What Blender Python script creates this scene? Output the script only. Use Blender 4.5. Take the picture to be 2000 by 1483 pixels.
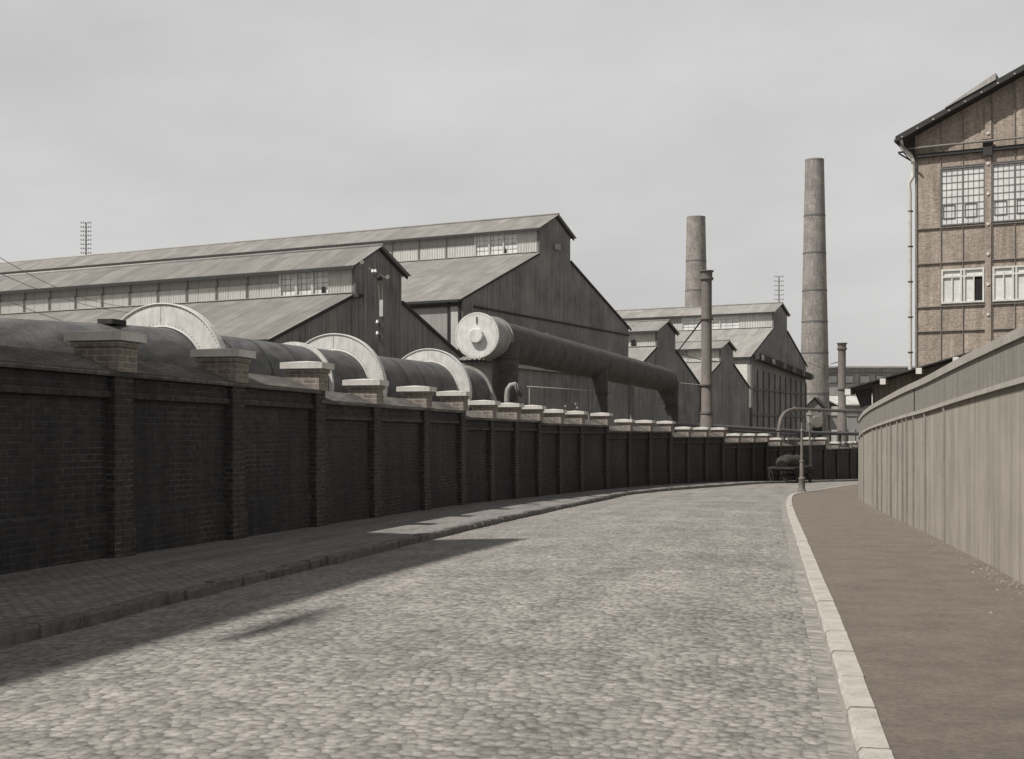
import bpy, math, random
from mathutils import Vector, Matrix
random.seed(7)
S = bpy.context.scene
for o in list(bpy.data.objects): bpy.data.objects.remove(o, do_unlink=True)
COL = S.collection
R = math.radians
# ------------------------------------------------------------------ camera
# eye height is z = 0; the street surface starts 1.6 m below it and falls away
cam = bpy.data.objects.new('camera', bpy.data.cameras.new('camera'))
COL.objects.link(cam); S.camera = cam
cam.location = (0, 0, 0); cam.rotation_euler = (R(90), 0, 0)
cam.data.sensor_width = 36; cam.data.lens = 45.9; cam.data.shift_y = 0.0543
cam.data.clip_start = 0.1; cam.data.clip_end = 8000
# ------------------------------------------------------------------ world and sun
SUN_AZ, SUN_EL = 60.0, 54.0            # azimuth: degrees left of straight behind the camera
w = bpy.data.worlds.new('World'); S.world = w; w.use_nodes = True
nt = w.node_tree; N = nt.nodes; L = nt.links
bg = N['Background']
sky = N.new('ShaderNodeTexSky'); sky.sky_type = 'NISHITA'; sky.sun_disc = False
sky.sun_elevation = R(SUN_EL)
sv = Vector((-math.sin(R(SUN_AZ)) * math.cos(R(SUN_EL)), -math.cos(R(SUN_AZ)) * math.cos(R(SUN_EL)), math.sin(R(SUN_EL))))
sky.sun_rotation = math.atan2(sv.x, sv.y)
sky.air_density = 1.6; sky.dust_density = 4.0; sky.ozone_density = 1.0
hsv = N.new('ShaderNodeHueSaturation'); hsv.inputs['Saturation'].default_value = 0.06; hsv.inputs['Value'].default_value = 1.0
L.new(sky.outputs[0], hsv.inputs['Color'])
tc = N.new('ShaderNodeTexCoord'); mp = N.new('ShaderNodeMapping'); mp.inputs['Scale'].default_value = (1, 1, 2.6)
L.new(tc.outputs['Generated'], mp.inputs[0])
nz = N.new('ShaderNodeTexNoise'); nz.inputs['Scale'].default_value = 2.4; nz.inputs['Detail'].default_value = 5; nz.inputs['Roughness'].default_value = 0.55
L.new(mp.outputs[0], nz.inputs['Vector'])
cr = N.new('ShaderNodeMapRange'); cr.inputs[1].default_value = 0.3; cr.inputs[2].default_value = 0.7
cr.inputs[3].default_value = 4.75; cr.inputs[4].default_value = 6.4
L.new(nz.outputs[0], cr.inputs[0])
cc = N.new('ShaderNodeCombineColor')
ma = N.new('ShaderNodeMath'); ma.operation = 'MULTIPLY'; ma.inputs[1].default_value = 0.99
L.new(cr.outputs[0], cc.inputs[0]); L.new(cr.outputs[0], ma.inputs[0]); L.new(ma.outputs[0], cc.inputs[1])
mb_ = N.new('ShaderNodeMath'); mb_.operation = 'MULTIPLY'; mb_.inputs[1].default_value = 0.985
L.new(cr.outputs[0], mb_.inputs[0]); L.new(mb_.outputs[0], cc.inputs[2])
mx = N.new('ShaderNodeMix'); mx.data_type = 'RGBA'; mx.inputs[0].default_value = 0.8
L.new(hsv.outputs[0], mx.inputs[6]); L.new(cc.outputs[0], mx.inputs[7])
sx = N.new('ShaderNodeSeparateXYZ'); L.new(tc.outputs['Generated'], sx.inputs[0])
zr = N.new('ShaderNodeMapRange'); zr.interpolation_type = 'SMOOTHSTEP'; zr.inputs[1].default_value = 0.30; zr.inputs[2].default_value = 0.72
zr.inputs[3].default_value = 1.0; zr.inputs[4].default_value = 0.45; L.new(sx.outputs[2], zr.inputs[0])
hb_ = N.new('ShaderNodeMapRange'); hb_.inputs[1].default_value = 0.0; hb_.inputs[2].default_value = 0.30; hb_.inputs[3].default_value = 1.10; hb_.inputs[4].default_value = 0.97
L.new(sx.outputs[2], hb_.inputs[0])
mz = N.new('ShaderNodeMath'); mz.operation = 'MULTIPLY'; L.new(zr.outputs[0], mz.inputs[0]); L.new(hb_.outputs[0], mz.inputs[1])
vm = N.new('ShaderNodeVectorMath'); vm.operation = 'SCALE'; L.new(mx.outputs[2], vm.inputs[0]); L.new(mz.outputs[0], vm.inputs['Scale'])
L.new(vm.outputs[0], bg.inputs[0]); bg.inputs[1].default_value = 0.115
sun = bpy.data.objects.new('sun', bpy.data.lights.new('sun', 'SUN')); COL.objects.link(sun)
sun.data.energy = 4.9; sun.data.angle = R(0.5); sun.data.color = (1.0, 0.965, 0.91)
sun.rotation_euler = sv.to_track_quat('Z', 'Y').to_euler()
S.view_settings.view_transform = 'Standard'; S.view_settings.look = 'None'
S.view_settings.exposure = 0.0; S.view_settings.gamma = 1.0
S.render.resolution_x = 1024; S.render.resolution_y = 759
F, HZ = 2550.0, 850.0                    # focal length and horizon row used to read distances off the plate

# ------------------------------------------------------------------ materials
ALB = 0.95                                # exposure put into the colour: dims all base colours against the stronger sun
class G:
    def __init__(s, name):
        s.m = bpy.data.materials.new(name); s.m.use_nodes = True
        s.t = s.m.node_tree; s.N = s.t.nodes; s.L = s.t.links
        s.p = s.N['Principled BSDF']; s.p.inputs['Specular IOR Level'].default_value = 0.25
        tc = s.N.new('ShaderNodeTexCoord'); s.uv = tc.outputs['UV']; s.ob = tc.outputs['Object']
    def map(s, src, sc, rot=0):
        m = s.N.new('ShaderNodeMapping'); m.inputs['Scale'].default_value = sc; m.inputs['Rotation'].default_value = (0, 0, rot)
        s.L.new(src, m.inputs[0]); return m.outputs[0]
    def noise(s, vec, scale, detail=4, rough=0.55, dist=0):
        n = s.N.new('ShaderNodeTexNoise'); n.inputs['Scale'].default_value = scale; n.inputs['Detail'].default_value = detail
        n.inputs['Roughness'].default_value = rough; n.inputs['Distortion'].default_value = dist
        s.L.new(vec, n.inputs['Vector']); return n.outputs[0]
    def ramp(s, fac, *stops):
        r = s.N.new('ShaderNodeValToRGB'); e = r.color_ramp.elements
        while len(e) < len(stops): e.new(0.5)
        for k, (p, c) in enumerate(stops):
            e[k].position = p; e[k].color = (c, c, c, 1) if not isinstance(c, tuple) else (*c, 1)
        s.L.new(fac, r.inputs[0]); return r.outputs[0]
    def mix(s, a, b, fac=0.5, mode='MIX'):
        m = s.N.new('ShaderNodeMix'); m.data_type = 'RGBA'; m.blend_type = mode
        for sock, v in ((m.inputs[0], fac), (m.inputs[6], a), (m.inputs[7], b)):
            if isinstance(v, (int, float)): sock.default_value = v
            elif isinstance(v, tuple): sock.default_value = (*v, 1)
            else: s.L.new(v, sock)
        return m.outputs[2]
    def math(s, op, a, b):
        m = s.N.new('ShaderNodeMath'); m.operation = op
        for k, v in enumerate((a, b)):
            if isinstance(v, (int, float)): m.inputs[k].default_value = v
            else: s.L.new(v, m.inputs[k])
        return m.outputs[0]
    def bump(s, h, dist=0.02, strength=1.0, prev=None):
        b = s.N.new('ShaderNodeBump'); b.inputs['Distance'].default_value = dist; b.inputs['Strength'].default_value = strength
        s.L.new(h, b.inputs['Height'])
        if prev is not None: s.L.new(prev, b.inputs['Normal'])
        return b.outputs[0]
    def done(s, col, rough=0.85, nrm=None, metal=0):
        if not isinstance(col, tuple): col = s.mix(col, (ALB, ALB, ALB), 1.0, 'MULTIPLY')
        if isinstance(col, tuple): s.p.inputs['Base Color'].default_value = (*col, 1)
        else: s.L.new(col, s.p.inputs['Base Color'])
        if isinstance(rough, (int, float)): s.p.inputs['Roughness'].default_value = rough
        else: s.L.new(rough, s.p.inputs['Roughness'])
        s.p.inputs['Metallic'].default_value = metal
        if nrm is not None: s.L.new(nrm, s.p.inputs['Normal'])
        return s.m

def brick_mat(name, c1, c2, mortar, dirt=(0.05, 0.05, 0.055), dirt_amt=(0.35, 0.75), bw=0.24, bh=0.077, msize=0.011, amt=0.8, pale=None):
    g = G(name)
    b = g.N.new('ShaderNodeTexBrick'); g.L.new(g.uv, b.inputs['Vector'])
    b.inputs['Scale'].default_value = 1; b.inputs['Brick Width'].default_value = bw; b.inputs['Row Height'].default_value = bh
    b.inputs['Mortar Size'].default_value = msize; b.inputs['Mortar Smooth'].default_value = 0.3; b.inputs['Bias'].default_value = -0.1
    b.inputs['Color1'].default_value = (*c1, 1); b.inputs['Color2'].default_value = (*c2, 1); b.inputs['Mortar'].default_value = (*mortar, 1)
    if pale: g.L.new(g.mix(mortar, pale, g.ramp(g.noise(g.uv, 1.1, 6, 0.7), (0.5, 0.0), (0.66, 1.0))), b.inputs['Mortar'])
    n = g.noise(g.uv, 0.55, 6, 0.65)
    f = g.ramp(n, (dirt_amt[0], 0.0), (dirt_amt[1], amt))
    fine = g.noise(g.uv, 9, 4, 0.6)
    c = g.mix(b.outputs[0], dirt, f)
    c = g.mix(c, g.ramp(g.noise(g.map(g.uv, (3.5, 0.3, 1)), 1.0, 6, 0.7), (0.35, 0.7), (0.68, 1.35)), 0.8, 'MULTIPLY')
    c = g.mix(c, g.ramp(fine, (0.25, 0.55), (0.75, 1.35)), 0.8, 'MULTIPLY')
    h = g.math('SUBTRACT', g.math('MULTIPLY', fine, 0.5), b.outputs['Fac'])
    return g.done(c, 0.92, g.bump(h, 0.012, 0.9))

def sheet_mat(name, light, dark, streak=0.5, rough=0.7, rust=None):
    """weathered corrugated iron: streaks run down the sheet, laps between sheets"""
    g = G(name)
    n1 = g.noise(g.map(g.uv, (3.2, 0.25, 1)), 1.0, 6, 0.65)
    n2 = g.noise(g.uv, 0.8, 5, 0.6)
    n3 = g.noise(g.map(g.uv, (12, 1.2, 1)), 1.0, 4, 0.7)
    f = g.mix(n1, n2, 0.45); f = g.mix(f, n3, 0.3)
    c = g.mix(dark, light, g.ramp(f, (0.5 - streak * 0.28, 0.0), (0.5 + streak * 0.28, 1.0)))
    if rust:
        c = g.mix(c, rust, g.ramp(g.noise(g.map(g.uv, (2, 0.5, 1)), 1.7, 6, 0.7), (0.56, 0.0), (0.75, 0.75)))
    b = g.N.new('ShaderNodeTexBrick'); g.L.new(g.uv, b.inputs['Vector'])
    b.inputs['Scale'].default_value = 1; b.inputs['Brick Width'].default_value = 0.86; b.inputs['Row Height'].default_value = 2.3
    b.inputs['Mortar Size'].default_value = 0.018; b.inputs['Color1'].default_value = (1, 1, 1, 1); b.inputs['Color2'].default_value = (0.74, 0.74, 0.74, 1)
    b.inputs['Mortar'].default_value = (0.62, 0.62, 0.62, 1); b.offset = 0.0
    c = g.mix(c, b.outputs[0], 0.8, 'MULTIPLY')
    return g.done(c, rough, g.bump(n3, 0.006, 0.5))

def plank_mat(name, c_lo, c_hi, pitch=0.2):
    """vertical dark tarred boards / sheets with weathered streaks"""
    g = G(name)
    n1 = g.noise(g.map(g.uv, (4.5, 0.12, 1)), 1.0, 5, 0.7)
    n2 = g.noise(g.map(g.uv, (14, 0.5, 1)), 1.0, 3, 0.7)
    n3 = g.noise(g.uv, 0.35, 5, 0.6)
    f = g.mix(g.mix(n1, n2, 0.45), n3, 0.3)
    c = g.mix(c_lo, c_hi, g.ramp(f, (0.36, 0.0), (0.64, 1.0)))
    wv = g.N.new('ShaderNodeTexWave'); wv.wave_type = 'BANDS'; wv.bands_direction = 'X'; wv.wave_profile = 'SAW'
    wv.inputs['Scale'].default_value = 1.0 / pitch / 6.283 * 3.1416; g.L.new(g.uv, wv.inputs['Vector'])
    j = g.ramp(wv.outputs['Fac'], (0.0, 0.45), (0.12, 1.0), (0.9, 1.0), (1.0, 0.6))
    c = g.mix(c, j, 0.9, 'MULTIPLY')
    return g.done(c, 0.9, g.bump(wv.outputs['Fac'], 0.02, 0.6))

def plain_mat(name, lo, hi, scale=3.0, rough=0.75, bump=0.004, stretch=(1, 1, 1), metal=0, spots=None):
    g = G(name)
    n = g.noise(g.map(g.uv, stretch), scale, 7, 0.65)
    n2 = g.noise(g.uv, scale * 7, 4, 0.6)
    c = g.mix(lo, hi, g.ramp(g.mix(n, n2, 0.3), (0.34, 0.0), (0.66, 1.0)))
    if spots: c = g.mix(c, spots, g.ramp(g.noise(g.uv, scale * 1.7, 6, 0.75), (0.6, 0.0), (0.7, 0.8)))
    return g.done(c, rough, g.bump(n2, bump, 0.8), metal)

def cobble_mat():
    g = G('cobbles')
    uv = g.map(g.uv, (1, 1, 1))
    wob = g.noise(uv, 0.8, 3, 0.5)
    v = g.N.new('ShaderNodeTexVoronoi'); v.feature = 'F1'; v.inputs['Randomness'].default_value = 0.8
    mp = g.map(uv, (15.5, 14.0, 0)); add = g.N.new('ShaderNodeVectorMath'); add.operation = 'ADD'
    g.L.new(mp, add.inputs[0])
    nn = g.N.new('ShaderNodeTexNoise'); nn.inputs['Scale'].default_value = 0.7; nn.inputs['Detail'].default_value = 2; g.L.new(uv, nn.inputs['Vector'])
    sc = g.N.new('ShaderNodeVectorMath'); sc.operation = 'SCALE'; sc.inputs['Scale'].default_value = 5.0; g.L.new(nn.outputs['Color'], sc.inputs[0])
    g.L.new(sc.outputs[0], add.inputs[1]); v.inputs['Scale'].default_value = 1.0
    v.voronoi_dimensions = '2D'; g.L.new(add.outputs[0], v.inputs['Vector'])
    d = v.outputs['Distance']
    stone = g.ramp(v.outputs['Color'], (0.0, (0.19, 0.177, 0.162)), (0.5, (0.28, 0.262, 0.241)), (1.0, (0.375, 0.353, 0.327)))
    joint = g.ramp(d, (0.34, 1.0), (0.7, 0.62))
    patch = g.ramp(g.noise(uv, 0.5, 8, 0.72), (0.3, 0.72), (0.7, 1.22))
    c = g.mix(stone, joint, 0.85, 'MULTIPLY'); c = g.mix(c, patch, 1.0, 'MULTIPLY')
    grit = g.noise(uv, 26, 7, 0.8)
    blot = g.noise(uv, 3.4, 6, 0.75)
    track = g.noise(g.map(uv, (2.2, 0.12, 1)), 1.0, 3, 0.5)
    c = g.mix(c, g.ramp(grit, (0.3, 0.55), (0.7, 1.42)), 0.9, 'MULTIPLY')
    c = g.mix(c, g.ramp(blot, (0.32, 0.72), (0.68, 1.22)), 0.8, 'MULTIPLY')
    c = g.mix(c, g.ramp(track, (0.35, 0.86), (0.65, 1.1)), 0.8, 'MULTIPLY')
    h = g.ramp(d, (0.0, 1.0), (0.35, 0.8), (0.7, 0.0))
    b1 = g.bump(h, 0.011, 0.75)
    b2 = g.bump(grit, 0.004, 0.7, b1)
    wob2 = g.noise(uv, 3.2, 3, 0.5)
    b3 = g.bump(wob, 0.10, 0.5, g.bump(wob2, 0.035, 0.7, b2))
    return g.done(c, 0.8, b3)

def gravel_mat(name, lo, hi, specks=None, scale=9):
    g = G(name)
    n = g.noise(g.uv, scale * 2.0, 10, 0.95); big = g.noise(g.uv, 1.9, 8, 0.8)
    c = g.mix(lo, hi, g.ramp(n, (0.32, 0.0), (0.68, 1.0)))
    c = g.mix(c, g.ramp(big, (0.32, 0.76), (0.68, 1.2)), 1.0, 'MULTIPLY')
    if specks:
        v = g.N.new('ShaderNodeTexVoronoi'); v.inputs['Scale'].default_value = scale; g.L.new(g.uv, v.inputs['Vector'])
        c = g.mix(c, specks, g.ramp(v.outputs['Distance'], (0.05, 0.8), (0.11, 0.0)))
    return g.done(c, 0.95, g.bump(n, 0.012, 0.8))

M = {}
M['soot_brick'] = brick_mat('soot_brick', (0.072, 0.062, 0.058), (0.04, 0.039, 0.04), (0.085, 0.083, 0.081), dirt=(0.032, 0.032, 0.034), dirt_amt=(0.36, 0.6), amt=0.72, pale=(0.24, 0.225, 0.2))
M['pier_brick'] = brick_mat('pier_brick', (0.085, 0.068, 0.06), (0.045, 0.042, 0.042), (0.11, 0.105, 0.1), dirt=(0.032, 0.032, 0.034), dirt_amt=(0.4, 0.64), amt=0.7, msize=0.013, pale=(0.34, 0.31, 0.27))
M['coping_brick'] = brick_mat('coping_brick', (0.16, 0.14, 0.125), (0.1, 0.09, 0.083), (0.27, 0.25, 0.22), dirt=(0.05, 0.047, 0.046), dirt_amt=(0.36, 0.62), bw=0.5, bh=0.085, msize=0.012, amt=0.75)
M['sunlit_head_brick'] = brick_mat('sunlit_head_brick', (0.4, 0.34, 0.285), (0.24, 0.2, 0.172), (0.52, 0.485, 0.43), dirt=(0.13, 0.115, 0.1), dirt_amt=(0.42, 0.7), amt=0.75)  # paler copy of the wall brick: sunlit brightness put into its colour
M['pale_brick'] = brick_mat('pale_brick', (0.42, 0.335, 0.265), (0.29, 0.235, 0.195), (0.42, 0.385, 0.34), dirt=(0.26, 0.225, 0.195), dirt_amt=(0.4, 0.8))
M['chimney_brick'] = brick_mat('chimney_brick', (0.36, 0.32, 0.29), (0.25, 0.23, 0.21), (0.34, 0.32, 0.3), dirt=(0.18, 0.17, 0.16), dirt_amt=(0.4, 0.7), bw=0.5, bh=0.16, msize=0.02)
M['far_brick'] = brick_mat('far_brick', (0.34, 0.32, 0.3), (0.28, 0.265, 0.25), (0.36, 0.35, 0.33), dirt=(0.22, 0.21, 0.2))
M['roof_sheet'] = sheet_mat('roof_sheet', (0.5, 0.48, 0.45), (0.215, 0.205, 0.192), 0.85)
M['pale_sheet'] = sheet_mat('pale_sheet', (0.68, 0.665, 0.63), (0.42, 0.41, 0.385), 0.8)
M['grey_sheet'] = sheet_mat('grey_sheet', (0.46, 0.445, 0.42), (0.29, 0.282, 0.268), 0.8)
def fence_mat():
    g = G('fence_sheet')
    a = g.noise(g.map(g.uv, (9, 0.10, 1)), 1.0, 6, 0.75); b = g.noise(g.map(g.uv, (28, 0.5, 1)), 1.0, 4, 0.7)
    c_ = g.noise(g.uv, 1.3, 6, 0.65); d = g.noise(g.map(g.uv, (1.4, 0.06, 1)), 1.0, 3, 0.6)
    c = g.mix((0.185, 0.169, 0.144), (0.375, 0.346, 0.3), g.ramp(g.mix(g.mix(a, b, 0.4), g.mix(c_, d, 0.5), 0.4), (0.38, 0.0), (0.6, 1.0)))
    c = g.mix(c, (0.13, 0.112, 0.09), g.ramp(g.noise(g.map(g.uv, (7, 0.35, 1)), 1.0, 6, 0.75), (0.58, 0.0), (0.7, 0.6)))
    return g.done(c, 0.85, g.bump(b, 0.01, 0.6))
M['fence_sheet'] = fence_mat()
M['fence_board'] = plain_mat('fence_board', (0.17, 0.158, 0.138), (0.33, 0.308, 0.27), 1.8, 0.9, 0.004, (7, 0.5, 1))
M['fence_cap'] = plain_mat('fence_cap', (0.27, 0.252, 0.222), (0.4, 0.375, 0.332), 2, 0.9)
M['tarred_board'] = plank_mat('tarred_board', (0.075, 0.073, 0.071), (0.37, 0.357, 0.34), 0.2)
M['brown_board'] = plank_mat('brown_board', (0.15, 0.125, 0.1), (0.26, 0.225, 0.19), 0.3)
M['dark_trim'] = plain_mat('dark_trim', (0.03, 0.03, 0.03), (0.06, 0.058, 0.056), 4)
M['post_paint'] = plain_mat('post_paint', (0.12, 0.118, 0.115), (0.2, 0.195, 0.19), 4)
M['post_frame'] = plain_mat('post_frame', (0.1, 0.097, 0.093), (0.19, 0.184, 0.176), 4)
M['white_paint'] = plain_mat('white_paint', (0.5, 0.49, 0.46), (0.72, 0.7, 0.66), 3, 0.7, spots=(0.4, 0.37, 0.33))
M['pane'] = plain_mat('pane', (0.3, 0.3, 0.29), (0.44, 0.435, 0.42), 1.2, 0.4)
M['bright_pane'] = plain_mat('bright_pane', (0.5, 0.5, 0.485), (0.78, 0.78, 0.755), 1.0, 0.4)
M['dark_void'] = plain_mat('dark_void', (0.012, 0.012, 0.012), (0.02, 0.02, 0.02), 2)
M['white_flange'] = plain_mat('white_flange', (0.5, 0.49, 0.465), (0.8, 0.79, 0.76), 5.5, 0.65, 0.004, (1, .45, 1), spots=(0.42, 0.38, 0.33))
M['pipe_iron'] = plain_mat('pipe_iron', (0.05, 0.05, 0.051), (0.17, 0.168, 0.165), 2.6, 0.6, 0.005, (1, .6, 1), spots=(0.2, 0.19, 0.175))
M['rust_pipe'] = plain_mat('rust_pipe', (0.05, 0.046, 0.044), (0.125, 0.115, 0.108), 1.6, 0.75, 0.005, (1, 0.7, 1), spots=(0.2, 0.18, 0.165))
M['sleeve_iron'] = plain_mat('sleeve_iron', (0.2, 0.195, 0.185), (0.4, 0.39, 0.37), 2.5, 0.6)
M['stack_iron'] = plain_mat('stack_iron', (0.13, 0.115, 0.105), (0.2, 0.18, 0.165), 2.0, 0.8, spots=(0.24, 0.19, 0.16))
M['post_iron'] = plain_mat('post_iron', (0.14, 0.128, 0.115), (0.26, 0.24, 0.215), 5, 0.7)
M['porcelain'] = plain_mat('porcelain', (0.75, 0.75, 0.73), (0.85, 0.85, 0.83), 3, 0.25)
M['cap_stone'] = plain_mat('cap_stone', (0.46, 0.44, 0.405), (0.68, 0.66, 0.615), 3, 0.9, 0.005, spots=(0.36, 0.33, 0.29))
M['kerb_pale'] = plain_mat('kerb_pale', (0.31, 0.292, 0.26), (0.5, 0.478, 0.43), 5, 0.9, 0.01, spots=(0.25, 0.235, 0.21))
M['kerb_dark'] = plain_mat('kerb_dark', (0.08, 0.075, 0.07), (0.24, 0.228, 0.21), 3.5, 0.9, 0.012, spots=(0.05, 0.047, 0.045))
M['cobbles'] = cobble_mat()
M['pavement_left'] = brick_mat('pavement_left', (0.3, 0.285, 0.268), (0.225, 0.214, 0.2), (0.15, 0.142, 0.133), dirt=(0.2, 0.19, 0.178), bw=0.16, bh=0.1, msize=0.014, amt=0.6)
M['pavement_right'] = gravel_mat('pavement_right', (0.075, 0.063, 0.053), (0.265, 0.226, 0.188))
M['ground'] = gravel_mat('ground', (0.13, 0.12, 0.105), (0.22, 0.2, 0.175))
M['wood_cart'] = plain_mat('wood_cart', (0.03, 0.028, 0.026), (0.07, 0.064, 0.056), 3, 0.9)
M['grit'] = plain_mat('grit', (0.16, 0.14, 0.115), (0.36, 0.33, 0.28), 6, 0.95)

# ------------------------------------------------------------------ mesh builder
class MB:
    def __init__(s): s.v = []; s.f = []; s.uv = []; s.sm = []; s.mi = []; s.cur = 0
    def face(s, pts, uv=None, smooth=False):
        pts = [Vector(p) for p in pts]; b = len(s.v); s.v += pts; s.f.append(list(range(b, b + len(pts))))
        if uv is None:
            n = Vector((0, 0, 0))
            for k in range(len(pts)):
                a, c = pts[k], pts[(k + 1) % len(pts)]; n += a.cross(c)
            if n.length > 1e-12: n.normalize()
            if abs(n.z) < 0.9:
                u = Vector((0, 0, 1)).cross(n).normalized()
            else: u = Vector((1, 0, 0))
            v = n.cross(u)
            uv = [(p.dot(u), p.dot(v)) for p in pts]
        s.uv += uv; s.sm.append(smooth); s.mi.append(s.cur)
    def box(s, c, size, X=(1, 0, 0), Y=None, Z=None):
        """box centred at c; X, Y, Z unit axes"""
        X = Vector(X).normalized()
        if Z is None and Y is None: Z = Vector((0, 0, 1)); Y = Z.cross(X).normalized()
        elif Z is None: Y = Vector(Y).normalized(); Z = X.cross(Y).normalized()
        elif Y is None: Z = Vector(Z).normalized(); Y = Z.cross(X).normalized()
        else: Y = Vector(Y); Z = Vector(Z)
        c = Vector(c); a, b, d = [k / 2 for k in size]
        P = lambda i, j, k: c + X * a * i + Y * b * j + Z * d * k
        for q in (((-1,-1,-1),(-1,1,-1),(1,1,-1),(1,-1,-1)), ((-1,-1,1),(1,-1,1),(1,1,1),(-1,1,1)), ((-1,-1,-1),(1,-1,-1),(1,-1,1),(-1,-1,1)),
                  ((1,-1,-1),(1,1,-1),(1,1,1),(1,-1,1)), ((1,1,-1),(-1,1,-1),(-1,1,1),(1,1,1)), ((-1,1,-1),(-1,-1,-1),(-1,-1,1),(-1,1,1))):
            s.face([P(*t) for t in q])
    def bar(s, a, b, wd, ht=None, up=(0, 0, 1)):
        a, b = Vector(a), Vector(b); X = (b - a); l = X.length; X.normalize(); up = Vector(up)
        if abs(X.dot(up)) > 0.97: up = Vector((1, 0, 0))
        Y = up.cross(X).normalized(); Z = X.cross(Y)
        s.box((a + b) / 2, (l, wd, ht or wd), X, Y, Z)
    def prism(s, A, B):
        """solid between two matching rings of points"""
        A = [Vector(p) for p in A]; B = [Vector(p) for p in B]; n = len(A)
        c = sum(A, Vector()) / n; d = sum(B, Vector()) / n
        nn = Vector((0, 0, 0))
        for k in range(n): nn += (A[k] - c).cross(A[(k + 1) % n] - c)
        if nn.dot(d - c) > 0: A, B = A[::-1], B[::-1]
        s.face(A); s.face(B[::-1])
        for k in range(n):
            j = (k + 1) % n; s.face([A[j], A[k], B[k], B[j]])
    def tube(s, path, r, n=16, caps=True, smooth=True):
        path = [Vector(p) for p in path]; m = len(path)
        rr = r if isinstance(r, (list, tuple)) else [r] * m
        rings = []; up = None; dist = 0
        for k in range(m):
            if k == 0: t = path[1] - path[0]
            elif k == m - 1: t = path[-1] - path[-2]
            else: t = (path[k + 1] - path[k]).normalized() + (path[k] - path[k - 1]).normalized()
            t = t.normalized()
            if up is None:
                up = Vector((0, 0, 1)) if abs(t.z) < 0.9 else Vector((0, 1, 0))
            x = t.cross(up).normalized(); up = x.cross(t).normalized()
            if k: dist += (path[k] - path[k - 1]).length
            rings.append(([path[k] + x * math.cos(2 * math.pi * i / n) * rr[k] + up * math.sin(2 * math.pi * i / n) * rr[k] for i in range(n)], dist, rr[k]))
        for k in range(m - 1):
            A, da, ra = rings[k]; B, db, rb = rings[k + 1]
            for i in range(n):
                j = (i + 1) % n; c0, c1 = 2 * math.pi * i / n * max(ra, rb), 2 * math.pi * (i + 1) / n * max(ra, rb)
                s.face([A[i], A[j], B[j], B[i]], [(c0, da), (c1, da), (c1, db), (c0, db)], smooth)
        if caps:
            if rr[0] > 1e-4: s.face(rings[0][0][::-1])
            if rr[-1] > 1e-4: s.face(rings[-1][0])
    def build(s, name, mat, parent=None, loc=None, mat2=None):
        me = bpy.data.meshes.new(name)
        org = wloc(parent) if parent is not None else (Vector(loc) if loc is not None else Vector((0, 0, 0)))
        vs = s.v; fs = s.f
        me.from_pydata([tuple(p - org) for p in vs], [], fs)
        ul = me.uv_layers.new(name='UVMap')
        flat = [c for p in s.uv for c in p]; ul.data.foreach_set('uv', flat)
        me.polygons.foreach_set('use_smooth', s.sm)
        me.materials.append(M[mat] if isinstance(mat, str) else mat)
        if mat2: me.materials.append(M[mat2]); me.polygons.foreach_set('material_index', s.mi)
        if any(s.sm):
            import bmesh
            bm = bmesh.new(); bm.from_mesh(me); bmesh.ops.remove_doubles(bm, verts=bm.verts, dist=0.0004)
            for e in bm.edges:
                if len(e.link_faces) == 2 and e.calc_face_angle(0) > R(40): e.smooth = False
            bm.to_mesh(me); bm.free()
        me.update()
        o = bpy.data.objects.new(name, me); COL.objects.link(o)
        if parent is not None: o.parent = parent; WL[o.name] = org
        else: o.location = org; WL[o.name] = org
        return o
WL = {}
def wloc(o): return WL[o.name]
def tag(o, label=None, cat=None, group=None, kind=None):
    if label: o['label'] = label
    if cat: o['category'] = cat
    if group: o['group'] = group
    if kind: o['kind'] = kind
    return o
def thing(name, label, cat, loc=(0, 0, 0), group=None):
    o = bpy.data.objects.new(name, None); COL.objects.link(o); o.location = loc; WL[o.name] = Vector(loc)
    o.empty_display_size = 0.3
    return tag(o, label, cat, group)
def lerp(tab, t):
    if t <= tab[0][0]: return tab[0][1]
    for (a, b), (c, d) in zip(tab, tab[1:]):
        if t <= c: return b + (d - b) * (t - a) / (c - a)
    return tab[-1][1]
GT = [(0, 1.6), (15, 1.62), (23, 1.73), (33, 1.89), (43, 2.13), (52, 2.29), (62, 2.48), (72, 2.68), (78, 2.87), (84, 3.03), (99, 3.45), (125, 4.1), (160, 4.6), (400, 6.0)]
def gz(Y): return -lerp(GT, Y)              # street level at distance Y
def gp(px, py):                              # a point of the street seen at this place on the plate
    Y = 20.0
    for _ in range(60): Y = 0.5 * Y + 0.5 * (-gz(Y)) * F / max(py - HZ, 1)
    return Vector(((px - 1000) / F * Y, Y, gz(Y)))
def at(px, py, Y): return Vector(((px - 1000) / F * Y, Y, (HZ - py) / F * Y))

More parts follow.
